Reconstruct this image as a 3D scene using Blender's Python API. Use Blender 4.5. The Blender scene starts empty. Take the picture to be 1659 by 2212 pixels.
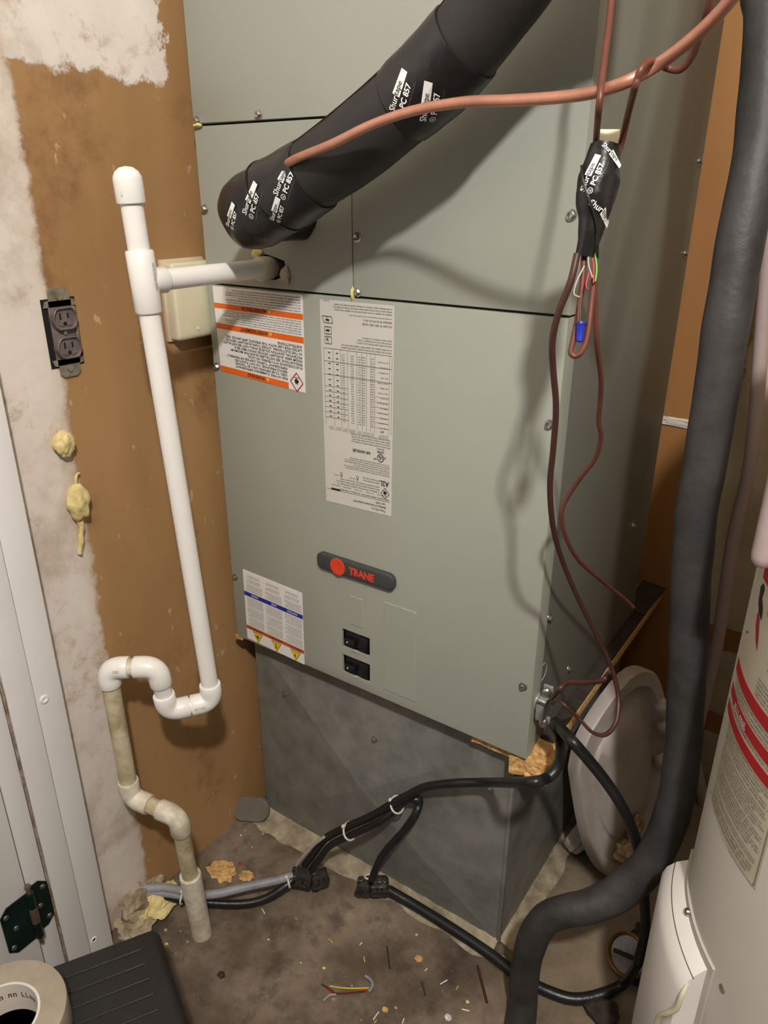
import bpy, bmesh, math, random
from mathutils import Vector, Matrix, noise
S = bpy.context.scene
COL = S.collection
R_ = math.radians
V = Vector

# ------------------------------------------------------------------ camera
CAM = V((0.92124, -0.84777, 1.24505))
CR = V((0.82385, 0.56680, 0.00229)); CU = V((-0.22479, 0.32302, 0.91931)); CF = V((-0.52033, 0.75789, -0.39353))
FPX = 1616.446
cd = bpy.data.cameras.new('camera'); cam = bpy.data.objects.new('camera', cd); COL.objects.link(cam)
cam.matrix_world = Matrix(((CR.x, CU.x, -CF.x, CAM.x), (CR.y, CU.y, -CF.y, CAM.y), (CR.z, CU.z, -CF.z, CAM.z), (0, 0, 0, 1)))
cd.sensor_fit = 'VERTICAL'; cd.sensor_height = 24.0; cd.lens = 24.0 * FPX / 2212.0
cd.clip_start = 0.02; cd.clip_end = 50
S.camera = cam
# ------------------------------------------------------------------ light
wd = bpy.data.worlds.new('world'); S.world = wd; wd.use_nodes = True
wd.node_tree.nodes['Background'].inputs[0].default_value = (1.0, 0.94, 0.88, 1)
wd.node_tree.nodes['Background'].inputs[1].default_value = 0.10
ld = bpy.data.lights.new('room_bulb', 'POINT'); ld.energy = 108; ld.color = (1.0, 0.955, 0.905); ld.shadow_soft_size = 0.045
lo = bpy.data.objects.new('room_bulb', ld); lo.location = (1.32, -1.22, 2.27); COL.objects.link(lo)
S.view_settings.view_transform = 'Standard'; S.view_settings.look = 'None'
S.view_settings.exposure = 0.36; S.view_settings.gamma = 1.0; S.view_settings.use_curve_mapping = False

# ------------------------------------------------------------------ helpers: places
def ray(x, y): return CF * FPX + CR * (x - 829.5) - CU * (y - 1106.0)
def PL(x, y, ax, v):
    d = ray(x, y); return CAM + d * ((v - CAM[ax]) / d[ax])
def PX(x, y, v): return PL(x, y, 0, v)
def PY(x, y, v): return PL(x, y, 1, v)
def PZ(x, y, v): return PL(x, y, 2, v)
def PD(x, y, d): return CAM + ray(x, y) * (d / FPX)
def pix(P):
    d = V(P) - CAM; z = d.dot(CF); return V((829.5 + FPX * d.dot(CR) / z, 1106 - FPX * d.dot(CU) / z))

# ------------------------------------------------------------------ helpers: materials
def lin(c):
    return tuple(((v / 255) / 12.92 if v / 255 <= 0.04045 else ((v / 255 + 0.055) / 1.055) ** 2.4) for v in c)
MATS = {}
def mat(name, rgb, rough=0.5, metal=0.0, var=0.12, scale=20.0, bump=0.0, bscale=60.0, spec=0.5, rgb2=None, coat=0.0, trans=0.0):
    m = bpy.data.materials.new(name); m.use_nodes = True; nt = m.node_tree; b = nt.nodes['Principled BSDF']
    c = lin(rgb); c2 = lin(rgb2) if rgb2 else tuple(v * (1 - var * 2) for v in c)
    tc = nt.nodes.new('ShaderNodeTexCoord'); nz = nt.nodes.new('ShaderNodeTexNoise')
    nz.inputs['Scale'].default_value = scale; nz.inputs['Detail'].default_value = 5; nz.inputs['Roughness'].default_value = 0.65
    nt.links.new(tc.outputs['Object'], nz.inputs['Vector'])
    rp = nt.nodes.new('ShaderNodeValToRGB'); rp.color_ramp.elements[0].position = 0.3; rp.color_ramp.elements[1].position = 0.62
    rp.color_ramp.elements[0].color = (*c2, 1); rp.color_ramp.elements[1].color = (*c, 1)
    nt.links.new(nz.outputs['Fac'], rp.inputs['Fac']); nt.links.new(rp.outputs['Color'], b.inputs['Base Color'])
    b.inputs['Roughness'].default_value = rough; b.inputs['Metallic'].default_value = metal
    b.inputs['Specular IOR Level'].default_value = spec
    if coat: b.inputs['Coat Weight'].default_value = coat; b.inputs['Coat Roughness'].default_value = 0.2
    if trans: b.inputs['Transmission Weight'].default_value = trans
    if bump:
        n2 = nt.nodes.new('ShaderNodeTexNoise'); n2.inputs['Scale'].default_value = bscale; n2.inputs['Detail'].default_value = 4
        nt.links.new(tc.outputs['Object'], n2.inputs['Vector'])
        bp = nt.nodes.new('ShaderNodeBump'); bp.inputs['Strength'].default_value = bump; bp.inputs['Distance'].default_value = 0.004
        nt.links.new(n2.outputs['Fac'], bp.inputs['Height']); nt.links.new(bp.outputs['Normal'], b.inputs['Normal'])
    MATS[name] = m; return m

class NT:
    """small node-graph builder for the layered wall and floor materials"""
    def __init__(s, name, rough=0.7):
        s.m = bpy.data.materials.new(name); s.m.use_nodes = True; s.t = s.m.node_tree; s.b = s.t.nodes['Principled BSDF']
        s.b.inputs['Roughness'].default_value = rough
        s.tc = s.t.nodes.new('ShaderNodeTexCoord'); s.sx = s.t.nodes.new('ShaderNodeSeparateXYZ')
        s.t.links.new(s.tc.outputs['Object'], s.sx.inputs[0]); s.o = s.tc.outputs['Object']
        s.X, s.Y, s.Z = s.sx.outputs
        MATS[name] = s.m
    def link(s, v, inp):
        if isinstance(v, (int, float)): inp.default_value = v
        elif isinstance(v, tuple): inp.default_value = (*v, 1) if len(v) == 3 else v
        else: s.t.links.new(v, inp)
    def math(s, op, a, b=0.0, c=None, clamp=False):
        n = s.t.nodes.new('ShaderNodeMath'); n.operation = op; n.use_clamp = clamp
        s.link(a, n.inputs[0]); s.link(b, n.inputs[1])
        if c is not None: s.link(c, n.inputs[2])
        return n.outputs[0]
    def noise(s, scale, detail=4, rough=0.6, vscale=None, loc=None, dist=0.0):
        v = s.o
        if vscale or loc:
            mp = s.t.nodes.new('ShaderNodeMapping'); s.t.links.new(v, mp.inputs[0]); v = mp.outputs[0]
            if vscale: mp.inputs['Scale'].default_value = vscale
            if loc: mp.inputs['Location'].default_value = loc
        n = s.t.nodes.new('ShaderNodeTexNoise'); n.inputs['Scale'].default_value = scale; n.inputs['Detail'].default_value = detail
        n.inputs['Roughness'].default_value = rough; n.inputs['Distortion'].default_value = dist
        s.t.links.new(v, n.inputs['Vector']); return n.outputs['Fac']
    def ramp(s, fac, stops):
        r = s.t.nodes.new('ShaderNodeValToRGB'); s.t.links.new(fac, r.inputs[0]); e = r.color_ramp.elements
        while len(e) < len(stops): e.new(0.5)
        for el, (p, c) in zip(e, stops): el.position = p; el.color = (*c, 1) if isinstance(c, tuple) else (c, c, c, 1)
        return r.outputs[0]
    def mix(s, fac, a, b):
        n = s.t.nodes.new('ShaderNodeMix'); n.data_type = 'RGBA'; s.link(fac, n.inputs[0]); s.link(a, n.inputs[6]); s.link(b, n.inputs[7]); return n.outputs[2]
    def step(s, v, lo, hi):
        n = s.t.nodes.new('ShaderNodeMapRange'); n.interpolation_type = 'SMOOTHSTEP'; s.link(v, n.inputs[0])
        n.inputs[1].default_value = lo; n.inputs[2].default_value = hi; return n.outputs[0]
    def out(s, col, height=None, strength=0.3, dist=0.004):
        s.t.links.new(col, s.b.inputs['Base Color'])
        if height is not None:
            bp = s.t.nodes.new('ShaderNodeBump'); bp.inputs['Strength'].default_value = strength; bp.inputs['Distance'].default_value = dist
            s.t.links.new(height, bp.inputs['Height']); s.t.links.new(bp.outputs[0], s.b.inputs['Normal'])
        return s.m

# ------------------------------------------------------------------ helpers: objects and meshes
def thing(name, label, cat, loc, group=None):
    o = bpy.data.objects.new(name, None); COL.objects.link(o); o.location = loc; o.empty_display_size = 0.02
    o['label'] = label; o['category'] = cat
    if group: o['group'] = group
    return o
def tag(o, label, cat, group=None):
    o['label'] = label; o['category'] = cat
    if group: o['group'] = group
    return o
def rootloc(o):
    l = V(o.location)
    while o.parent: o = o.parent; l = V(o.location)
    return l
def attach(o, parent):
    o.parent = parent
    if parent.type == 'EMPTY': o.matrix_parent_inverse = Matrix.Translation(-V(parent.location))
    else: o.matrix_parent_inverse = Matrix.Translation(-V(parent.location))
def obj(name, bm, m, parent=None, smooth=35, loc=None):
    me = bpy.data.meshes.new(name)
    if isinstance(bm, bpy.types.Mesh): me = bm
    else:
        bmesh.ops.recalc_face_normals(bm, faces=bm.faces[:]); bm.to_mesh(me); bm.free()
        if smooth:
            for p in me.polygons: p.use_smooth = True
            me.set_sharp_from_angle(angle=R_(smooth))
    if not me.materials: me.materials.append(MATS[m] if isinstance(m, str) else m)
    o = bpy.data.objects.new(name, me); COL.objects.link(o)
    if loc is not None: o.location = loc
    if parent: attach(o, parent)
    return o
def struct(name, bm, m, smooth=0):
    o = obj(name, bm, m, None, smooth); o['kind'] = 'structure'; return o
def box(bm, a, b, bev=0.0, seg=2):
    r = bmesh.ops.create_cube(bm, size=1.0); vs = r['verts']
    for v in vs: v.co = V(((a[i] + b[i]) / 2 + v.co[i] * (b[i] - a[i]) for i in range(3)))
    if bev:
        es = list({e for v in vs for e in v.link_edges})
        bmesh.ops.bevel(bm, geom=es, offset=bev, segments=seg, affect='EDGES', profile=0.5)
    return bm
def BX(a, b, bev=0.0, seg=2): return box(bmesh.new(), a, b, bev, seg)
def frame(ax):
    ax = V(ax).normalized(); r = V((0, 0, 1)) if abs(ax.z) < 0.9 else V((1, 0, 0))
    u = r.cross(ax).normalized(); return u, ax.cross(u), ax
def lathe(bm, prof, org, ax, seg=24, ref=None):
    """prof: (radius, height) list along ax"""
    u, w, a = frame(ax); org = V(org); rings = []
    if ref is not None: u = (V(ref) - a * V(ref).dot(a)).normalized(); w = a.cross(u)
    for r, h in prof:
        if r < 1e-6: rings.append([bm.verts.new(org + a * h)])
        else: rings.append([bm.verts.new(org + a * h + (u * math.cos(t) + w * math.sin(t)) * r) for t in [2 * math.pi * i / seg for i in range(seg)]])
    for A, B in zip(rings, rings[1:]):
        for i in range(seg):
            j = (i + 1) % seg
            if len(A) == 1 and len(B) == 1: continue
            if len(A) == 1: bm.faces.new((A[0], B[i], B[j]))
            elif len(B) == 1: bm.faces.new((A[i], A[j], B[0]))
            else: bm.faces.new((A[i], A[j], B[j], B[i]))
    for ring in (rings[0], rings[-1]):
        if len(ring) > 1: bm.faces.new(ring)
    return bm
def LT(prof, org, ax, seg=24, ref=None): return lathe(bmesh.new(), prof, org, ax, seg, ref)
def catmull(pts, sub, rad):
    n = len(pts); P = []; Rr = []
    for i in range(n - 1):
        p0 = pts[max(i - 1, 0)]; p1 = pts[i]; p2 = pts[i + 1]; p3 = pts[min(i + 2, n - 1)]
        if i == 0: p0 = p1 * 2 - p2
        if i == n - 2: p3 = p2 * 2 - p1
        for k in range(sub):
            t = k / sub; t2 = t * t; t3 = t2 * t
            P.append(0.5 * ((2 * p1) + (p2 - p0) * t + (2 * p0 - 5 * p1 + 4 * p2 - p3) * t2 + (3 * p1 - p0 - 3 * p2 + p3) * t3))
            Rr.append(rad[i] * (1 - t) + rad[i + 1] * t)
    P.append(V(pts[-1])); Rr.append(rad[-1]); return P, Rr
class Path:
    """swept centre line with frames; theta 0 looks along ref"""
    def __init__(s, pts, r, sub=8, ref=(0, -1, 0.3), spline=True):
        pts = [V(p) for p in pts]; rad = r if isinstance(r, (list, tuple)) else [r] * len(pts)
        s.P, s.R = catmull(pts, sub, rad) if spline else (pts, list(rad))
        s.S = [0.0]
        for a, b in zip(s.P, s.P[1:]): s.S.append(s.S[-1] + (b - a).length)
        s.F = []; n = len(s.P); N = V(ref)
        for i in range(n):
            T = (s.P[min(i + 1, n - 1)] - s.P[max(i - 1, 0)]).normalized()
            N = (N - T * N.dot(T))
            if N.length < 1e-5: N = T.orthogonal()
            N.normalize(); s.F.append((T, N.copy(), T.cross(N)))
    def at(s, d):
        d = max(0, min(s.S[-1] - 1e-6, d)); i = 0
        while s.S[i + 1] < d: i += 1
        t = (d - s.S[i]) / max(s.S[i + 1] - s.S[i], 1e-9)
        P = s.P[i].lerp(s.P[i + 1], t); r = s.R[i] * (1 - t) + s.R[i + 1] * t
        N = s.F[i][1].lerp(s.F[i + 1][1], t); B = s.F[i][2].lerp(s.F[i + 1][2], t)
        return P, r, N.normalized(), B.normalized()
    def surf(s, d, th, off=0.0):
        P, r, N, B = s.at(d); return P + (N * math.cos(th) + B * math.sin(th)) * (r + off)
    def mesh(s, bm, seg=12, cap=True, wob=0.0, seed=0, wscale=40.0):
        rings = []
        for i, P in enumerate(s.P):
            T, N, B = s.F[i]; ring = []
            for k in range(seg):
                t = 2 * math.pi * k / seg; d = N * math.cos(t) + B * math.sin(t); r = s.R[i]
                if wob: r += wob * noise.noise((P + d * r) * wscale + V((seed, 0, 0)))
                ring.append(bm.verts.new(P + d * r))
            rings.append(ring)
        for A, Bq in zip(rings, rings[1:]):
            for k in range(seg):
                j = (k + 1) % seg; bm.faces.new((A[k], A[j], Bq[j], Bq[k]))
        if cap: bm.faces.new(rings[0]); bm.faces.new(rings[-1])
        return bm
    def locate(s, x, y):
        best = None; T = V((x, y))
        for i in range(0, 161):
            d = s.S[-1] * i / 160
            P, r, N, B = s.at(d)
            for k in range(72):
                th = 2 * math.pi * k / 72; n = N * math.cos(th) + B * math.sin(th); Q = P + n * r
                if n.dot(CAM - Q) <= 0: continue
                e = (pix(Q) - T).length
                if best is None or e < best[0]: best = (e, d, th)
        return best[1], best[2]
def tube(name, pts, r, m, parent=None, seg=12, sub=8, cap=True, wob=0.0, spline=True, wscale=40.0, seed=0):
    p = Path(pts, r, sub, spline=spline); return obj(name, p.mesh(bmesh.new(), seg, cap, wob, seed, wscale), m, parent, 50)
def prism(bm, pts, off):
    """polygon pts (Vectors) extruded by vector off"""
    a = [bm.verts.new(V(p)) for p in pts]; b = [bm.verts.new(V(p) + V(off)) for p in pts]; n = len(a)
    for i in range(n): bm.faces.new((a[i], a[(i + 1) % n], b[(i + 1) % n], b[i]))
    bm.faces.new(a); bm.faces.new(b); return bm
def blob(c, rad, seed=0, sub=3, amp=0.25, sc=1.6, rot=None):
    bm = bmesh.new(); bmesh.ops.create_icosphere(bm, subdivisions=sub, radius=1.0)
    for v in bm.verts:
        k = 1 + amp * noise.noise(v.co * sc + V((seed * 3.1, seed, 0))) + amp * 0.4 * noise.noise(v.co * sc * 3 + V((seed, 7, 0)))
        q = V((v.co.x * rad[0], v.co.y * rad[1], v.co.z * rad[2])) * k
        if rot is not None: q = rot @ q
        v.co = q + V(c)
    return bm
# text as flat outlines in a 2-D sheet --------------------------------------
TXT = {}
def text2d(s, bold=0.0, narrow=1.0):
    key = (s, bold, narrow)
    if key in TXT: return TXT[key]
    cu = bpy.data.curves.new('t', 'FONT'); cu.body = s; cu.size = 1.0; cu.resolution_u = 2; cu.offset = bold
    o = bpy.data.objects.new('t', cu); COL.objects.link(o)
    dg = bpy.context.evaluated_depsgraph_get(); me = bpy.data.meshes.new_from_object(o.evaluated_get(dg))
    vs = [(v.co.x * narrow, v.co.y) for v in me.vertices]; fs = [tuple(p.vertices) for p in me.polygons]
    bpy.data.objects.remove(o); bpy.data.curves.remove(cu); bpy.data.meshes.remove(me)
    x0 = min((v[0] for v in vs), default=0); x1 = max((v[0] for v in vs), default=1)
    TXT[key] = ([(x - x0, y) for x, y in vs], fs, x1 - x0); return TXT[key]
class Sheet:
    """collects flat print (2-D, reader's metres, y down) and maps it to a surface"""
    def __init__(s): s.v = []; s.f = []; s.it = []; s.d = 0
    def mark(s):
        if s.d == 0: s.it.append(len(s.f))
    def rect(s, x, y, w, h): s.poly([(x, y), (x + w, y), (x + w, y + h), (x, y + h)])
    def poly(s, pts):
        s.mark(); n = len(s.v); s.v += list(pts); s.f.append(tuple(range(n, n + len(pts))))
    def line(s, a, b, w):
        dx, dy = b[0] - a[0], b[1] - a[1]; l = math.hypot(dx, dy); nx, ny = -dy / l * w / 2, dx / l * w / 2
        s.poly([(a[0] + nx, a[1] + ny), (b[0] + nx, b[1] + ny), (b[0] - nx, b[1] - ny), (a[0] - nx, a[1] - ny)])
    def ring(s, x, y, r, w, n=20):
        s.mark(); s.d += 1
        for i in range(n):
            a, b = 2 * math.pi * i / n, 2 * math.pi * (i + 1) / n
            s.poly([(x + math.cos(a) * r, y + math.sin(a) * r), (x + math.cos(b) * r, y + math.sin(b) * r), (x + math.cos(b) * (r - w), y + math.sin(b) * (r - w)), (x + math.cos(a) * (r - w), y + math.sin(a) * (r - w))])
        s.d -= 1
    def text(s, t, x, y, size, bold=0.0, narrow=1.0, fit=None, align=0):
        vs, fs, w = text2d(t, bold, narrow); k = size; kx = size
        if fit and w * k > fit: kx = fit / w
        if align == 1: x -= w * kx / 2
        s.mark()
        n = len(s.v); s.v += [(x + a * kx, y - b * k) for a, b in vs]; s.f += [tuple(i + n for i in f) for f in fs]
        return w * kx
    def fine(s, x, y, w, h, lines, rnd, ragged=0.25, dens=1.0):
        """print too small to read in the photo: rows of letter-like strokes"""
        lh = h / lines; ch = lh * 0.56; cw = ch * 0.62; s.mark(); s.d += 1
        for i in range(lines):
            xx = x; end = x + w * (1 - (rnd.random() * ragged if i % 3 == 2 else rnd.random() * 0.06)); yy = y + i * lh + lh * 0.2
            while xx < end:
                for k in range(rnd.randint(2, 8)):
                    if xx > end: break
                    t = rnd.random(); st = cw * 0.24
                    s.rect(xx, yy + (ch * 0.25 if t < 0.6 else 0), st, ch * (0.75 if t < 0.6 else 1))
                    if t < 0.75: s.rect(xx + cw * 0.5, yy + ch * 0.25, st, ch * 0.75)
                    s.rect(xx, yy + ch * (0.25 if t < 0.5 else 0.82), cw * 0.7, ch * 0.2)
                    xx += cw * 1.02
                xx += cw * 0.8
        s.d -= 1
    def build(s, name, m, parent, fn, stuff=False):
        if not stuff and len(s.it) > 1:
            out = []
            for a, b in zip(s.it, s.it[1:] + [len(s.f)]):
                q = Sheet(); ids = sorted({i for f in s.f[a:b] for i in f}); mp = {i: k for k, i in enumerate(ids)}
                q.v = [s.v[i] for i in ids]; q.f = [tuple(mp[i] for i in f) for f in s.f[a:b]]
                if q.f: out.append(q.build(name, m, parent, fn))
            return out
        if stuff:
            o = s.build_one(name, m, parent, fn); o['kind'] = 'stuff'; return o
        return s.build_one(name, m, parent, fn)
    def build_one(s, name, m, parent, fn):
        me = bpy.data.meshes.new(name); me.from_pydata([fn(*p) for p in s.v], [], s.f); me.materials.append(MATS[m])
        return obj(name, me, m, parent)
def loopmesh(bm, loops, cap0=True, cap1=True):
    rs = [[bm.verts.new(p) for p in L] for L in loops]; n = len(rs[0])
    for A, B in zip(rs, rs[1:]):
        for i in range(n): bm.faces.new((A[i], A[(i + 1) % n], B[(i + 1) % n], B[i]))
    if cap0: bm.faces.new(rs[0])
    if cap1: bm.faces.new(rs[-1])
    return bm
rnd = random.Random(7)

# ------------------------------------------------------------------ materials
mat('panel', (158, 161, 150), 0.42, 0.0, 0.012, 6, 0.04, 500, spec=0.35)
mat('cabinet_wrap_shaded', (114, 114, 105), 0.45, 0.0, 0.02, 6, 0.04, 500, spec=0.3)  # panel grey darkened, so the right side's shade is painted into its colour
mat('label_white', (232, 230, 226), 0.45, var=0.02)
mat('label_grey', (206, 203, 196), 0.42, var=0.015, scale=9)
mat('orange', (232, 104, 28), 0.45, var=0.03)
mat('orange_red', (196, 84, 40), 0.45, var=0.03)
mat('blue', (22, 48, 148), 0.45, var=0.03)
mat('ink', (38, 36, 36), 0.5, var=0.05)
mat('ink_grey', (92, 88, 84), 0.5, var=0.05)
mat('ink_red', (176, 24, 36), 0.5, var=0.05)
mat('white_ink', (238, 238, 234), 0.4, var=0.02)
mat('yellow', (236, 198, 40), 0.45, var=0.03)
mat('badge', (62, 66, 66), 0.38, var=0.05, bump=0.1, bscale=900)
mat('badge_red', (226, 66, 40), 0.4, var=0.04)
mat('black_plastic', (22, 21, 22), 0.35, var=0.1)
mat('void', (10, 9, 8), 0.9, var=0.1)
mat('screw', (176, 174, 168), 0.28, 0.9, 0.1, 200)
mat('steel', (186, 188, 190), 0.36, 0.55, 0.1, 90, 0.15, 300)
mat('pvc', (236, 233, 228), 0.32, var=0.02, scale=14)
mat('pvc_old', (206, 196, 164), 0.5, rgb2=(150, 132, 96), scale=26, bump=0.15)
mat('pvc_dirty', (222, 214, 196), 0.5, rgb2=(170, 156, 130), scale=34, bump=0.2)
mat('rubber', (40, 38, 37), 0.62, var=0.1, scale=18, bump=0.12, bscale=120)
mat('rubber_dusty', (64, 62, 62), 0.58, rgb2=(36, 35, 35), scale=11, bump=0.25, bscale=90)
mat('tape_black', (30, 28, 28), 0.34, var=0.15, bump=0.25, bscale=70)
mat('copper', (200, 142, 118), 0.4, 0.5, 0.12, 30)
mat('wire_brown', (104, 58, 46), 0.45, var=0.12, scale=40)
mat('wire_brown_dark', (70, 40, 34), 0.45, var=0.12, scale=40)
mat('cable_black', (30, 30, 32), 0.36, var=0.15, scale=30, bump=0.15, bscale=150)
mat('cable_grey', (150, 152, 158), 0.5, rgb2=(112, 112, 116), scale=24)
mat('connector', (34, 33, 34), 0.3, rgb2=(70, 66, 62), scale=70, bump=0.3, bscale=120)
mat('tie', (212, 208, 194), 0.45, var=0.05)
mat('galv', (138, 138, 132), 0.5, 0.2, rgb2=(110, 111, 106), scale=18, bump=0.08, bscale=40)
mat('board', (224, 182, 118), 0.85, rgb2=(164, 118, 66), scale=120, bump=0.8, bscale=160)
mat('grime', (58, 50, 42), 0.9, rgb2=(34, 28, 24), scale=40, bump=0.7, bscale=90)
mat('foam', (226, 208, 150), 0.75, rgb2=(196, 172, 112), scale=50, bump=0.5, bscale=90)
mat('cream_plate', (214, 208, 178), 0.45, var=0.04)
mat('trim_white', (236, 233, 231), 0.5, var=0.02, scale=5)
mat('caulk', (120, 96, 74), 0.9, rgb2=(176, 164, 150), scale=60, bump=0.5)
mat('hinge_green', (20, 42, 36), 0.4, 0.25, rgb2=(12, 24, 22), scale=30)
mat('hinge_worn', (120, 100, 84), 0.5, 0.4, 0.2, 60)
mat('outlet', (116, 104, 102), 0.45, rgb2=(84, 72, 70), scale=40, bump=0.2)
mat('outlet_metal', (150, 140, 124), 0.5, 0.3, rgb2=(108, 98, 84), scale=60)
mat('lid_white', (190, 184, 180), 0.45, rgb2=(162, 150, 140), scale=7)
mat('lid_stain', (150, 116, 76), 0.8, rgb2=(196, 178, 150), scale=40)
mat('heater', (190, 184, 176), 0.42, var=0.03, scale=6)
mat('heater_label', (196, 188, 168), 0.5, var=0.03)
mat('step_black', (34, 33, 33), 0.5, var=0.1, bump=0.12, bscale=260)
mat('tape_tan', (166, 154, 138), 0.6, rgb2=(146, 132, 116), scale=14)
mat('core_ink', (112, 70, 64), 0.6, var=0.05)
mat('core_white', (216, 208, 198), 0.7, var=0.04)
mat('stone_grey', (112, 104, 94), 0.8, var=0.1, bump=0.3)
mat('mortar', (172, 160, 136), 0.95, rgb2=(104, 92, 74), scale=22, bump=0.8, bscale=70)
mat('rock', (176, 164, 138), 0.95, rgb2=(112, 96, 74), scale=30, bump=0.9, bscale=60)
mat('clear_plastic', (206, 198, 196), 0.25, var=0.04, spec=0.6)
mat('tube_pink', (182, 164, 162), 0.4, var=0.04)
mat('brass', (170, 130, 70), 0.3, 0.9, 0.15, 60)
mat('wet_white', (170, 166, 168), 0.15, rgb2=(120, 112, 110), scale=40)
mat('red_wire', (190, 40, 34), 0.4, var=0.1)
mat('green_wire', (110, 180, 70), 0.4, var=0.1)
mat('yellow_wire', (206, 196, 70), 0.45, var=0.1)
mat('white_wire', (168, 158, 150), 0.45, var=0.1)
mat('wirenut', (38, 48, 170), 0.35, var=0.08)
mat('yellow_foam', (226, 214, 140), 0.8, var=0.1)
mat('torn_paper', (206, 186, 160), 0.8, var=0.08)
mat('wall_plain', (180, 168, 150), 0.8, var=0.05)

# painted board wall: brown paint, bare plaster patch on top, skim-coated strip beside the casing
w = NT('wall_left', 0.62)
n1 = w.noise(3.2, 5, 0.6, (1, 1, 0.35)); brown = w.ramp(n1, [(0.25, lin((142, 106, 66))), (0.5, lin((166, 128, 84))), (0.75, lin((182, 144, 102)))])
flk = w.math('MAXIMUM', w.step(w.noise(46, 3, 0.6, (1, 1, 0.6)), 0.67, 0.72), w.math('MULTIPLY', w.step(w.noise(14, 8, 0.8, (1, 1.6, 1), (6, 2, 4)), 0.64, 0.70), 0.7)); brown = w.mix(w.math('MULTIPLY', flk, 0.55), brown, lin((206, 178, 146)))
dk = w.step(w.noise(5, 7, 0.75, None, (3, 1, 2)), 0.52, 0.72); brown = w.mix(w.math('MULTIPLY', dk, 0.7), brown, lin((112, 76, 44)))
n2 = w.noise(5, 6, 0.7, None, (1, 4, 2)); plas = w.ramp(n2, [(0.3, lin((170, 150, 132))), (0.5, lin((216, 206, 196))), (0.75, lin((230, 222, 213)))])
wob = w.noise(30, 6, 0.72); wob2 = w.noise(7, 5, 0.6, None, (5, 5, 1))
# strip: y below about -0.257
st = w.math('ADD', w.Y, w.math('MULTIPLY', w.math('SUBTRACT', wob, 0.5), 0.03))
st = w.math('ADD', st, w.math('MULTIPLY', w.math('SUBTRACT', wob2, 0.5), 0.035))
stm = w.math('SUBTRACT', 1.0, w.step(st, -0.262, -0.250))
# patch: z above about 1.39, ragged, ending short of the cabinet
pz = w.math('ADD', w.Z, w.math('MULTIPLY', w.math('SUBTRACT', wob, 0.5), 0.03))
pz = w.math('ADD', pz, w.math('MULTIPLY', w.math('SUBTRACT', wob2, 0.5), 0.09))
pm = w.step(pz, 1.387, 1.394)
py = w.math('ADD', w.Y, w.math('MULTIPLY', w.math('SUBTRACT', wob, 0.5), 0.11)); pm = w.math('MULTIPLY', pm, w.math('SUBTRACT', 1.0, w.step(py, -0.018, -0.008)))
msk = w.math('MAXIMUM', stm, pm)
smud = w.step(w.noise(9, 6, 0.75, None, (2, 2, 8)), 0.52, 0.68); plas2 = w.mix(w.math('MULTIPLY', smud, 0.65), plas, lin((164, 132, 98)))
col = w.mix(msk, brown, plas2)
edge = w.step(st, -0.285, -0.255); edge = w.math('MULTIPLY', edge, stm); col = w.mix(w.math('MULTIPLY', edge, 0.35), col, lin((188, 164, 136)))
w.out(col, w.math('ADD', w.math('MULTIPLY', msk, 1.0), w.math('MULTIPLY', wob, 0.25)), 0.35, 0.003)

# back wall: the same brown paint, broken cream drywall to the right
w = NT('wall_back', 0.7)
n1 = w.noise(3, 5, 0.6, (1, 1, 0.3)); brown = w.ramp(n1, [(0.3, lin((150, 104, 56))), (0.7, lin((176, 126, 72)))])
n2 = w.noise(8, 6, 0.7); cream = w.ramp(n2, [(0.3, lin((176, 160, 130))), (0.6, lin((200, 188, 164)))])
wob = w.noise(26, 6, 0.7)
xx = w.math('ADD', w.X, w.math('MULTIPLY', w.math('SUBTRACT', wob, 0.5), 0.05)); xx = w.math('ADD', xx, w.math('MULTIPLY', w.math('SUBTRACT', w.Z, 0.7), -0.03))
cm = w.step(xx, 0.672, 0.68)
for z0, z1 in ((0.335, 0.385), (0.12, 0.17)):
    zz = w.math('ADD', w.Z, w.math('MULTIPLY', w.math('SUBTRACT', wob, 0.5), 0.02))
    bnd = w.math('MULTIPLY', w.step(zz, z0 - 0.004, z0), w.math('SUBTRACT', 1.0, w.step(zz, z1, z1 + 0.004))); cm = w.math('MULTIPLY', cm, w.math('SUBTRACT', 1.0, bnd))
mold = w.step(w.noise(14, 5, 0.7, None, (0.4, 0, 0.7)), 0.68, 0.72); cream = w.mix(mold, cream, lin((60, 46, 34)))
w.out(w.mix(cm, brown, cream), w.math('ADD', cm, w.math('MULTIPLY', wob, 0.3)), 0.4, 0.004)

# stained concrete slab
w = NT('floor', 0.8)
a = w.noise(4.5, 8, 0.68); b = w.noise(16, 8, 0.7, None, (3, 3, 3)); c = w.noise(70, 4, 0.7)
base = w.ramp(a, [(0.34, lin((58, 47, 38))), (0.46, lin((92, 79, 65))), (0.56, lin((118, 104, 88))), (0.7, lin((144, 130, 112)))])
base = w.mix(w.math('MULTIPLY', w.step(b, 0.48, 0.66), 0.6), base, lin((52, 42, 34)))
base = w.mix(w.math('MULTIPLY', w.step(c, 0.62, 0.72), 0.35), base, lin((168, 152, 126)))
pale = w.math('MULTIPLY', w.step(w.math('ADD', w.X, w.math('MULTIPLY', b, 0.1)), 0.63, 0.68), w.step(w.math('ADD', w.Y, w.math('MULTIPLY', b, 0.15)), 0.02, 0.09))
base = w.mix(w.math('MULTIPLY', pale, 0.42), base, lin((156, 140, 116)))
w.out(base, w.math('ADD', w.math('MULTIPLY', b, 0.6), w.math('MULTIPLY', c, 0.4)), 0.5, 0.006)

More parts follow.
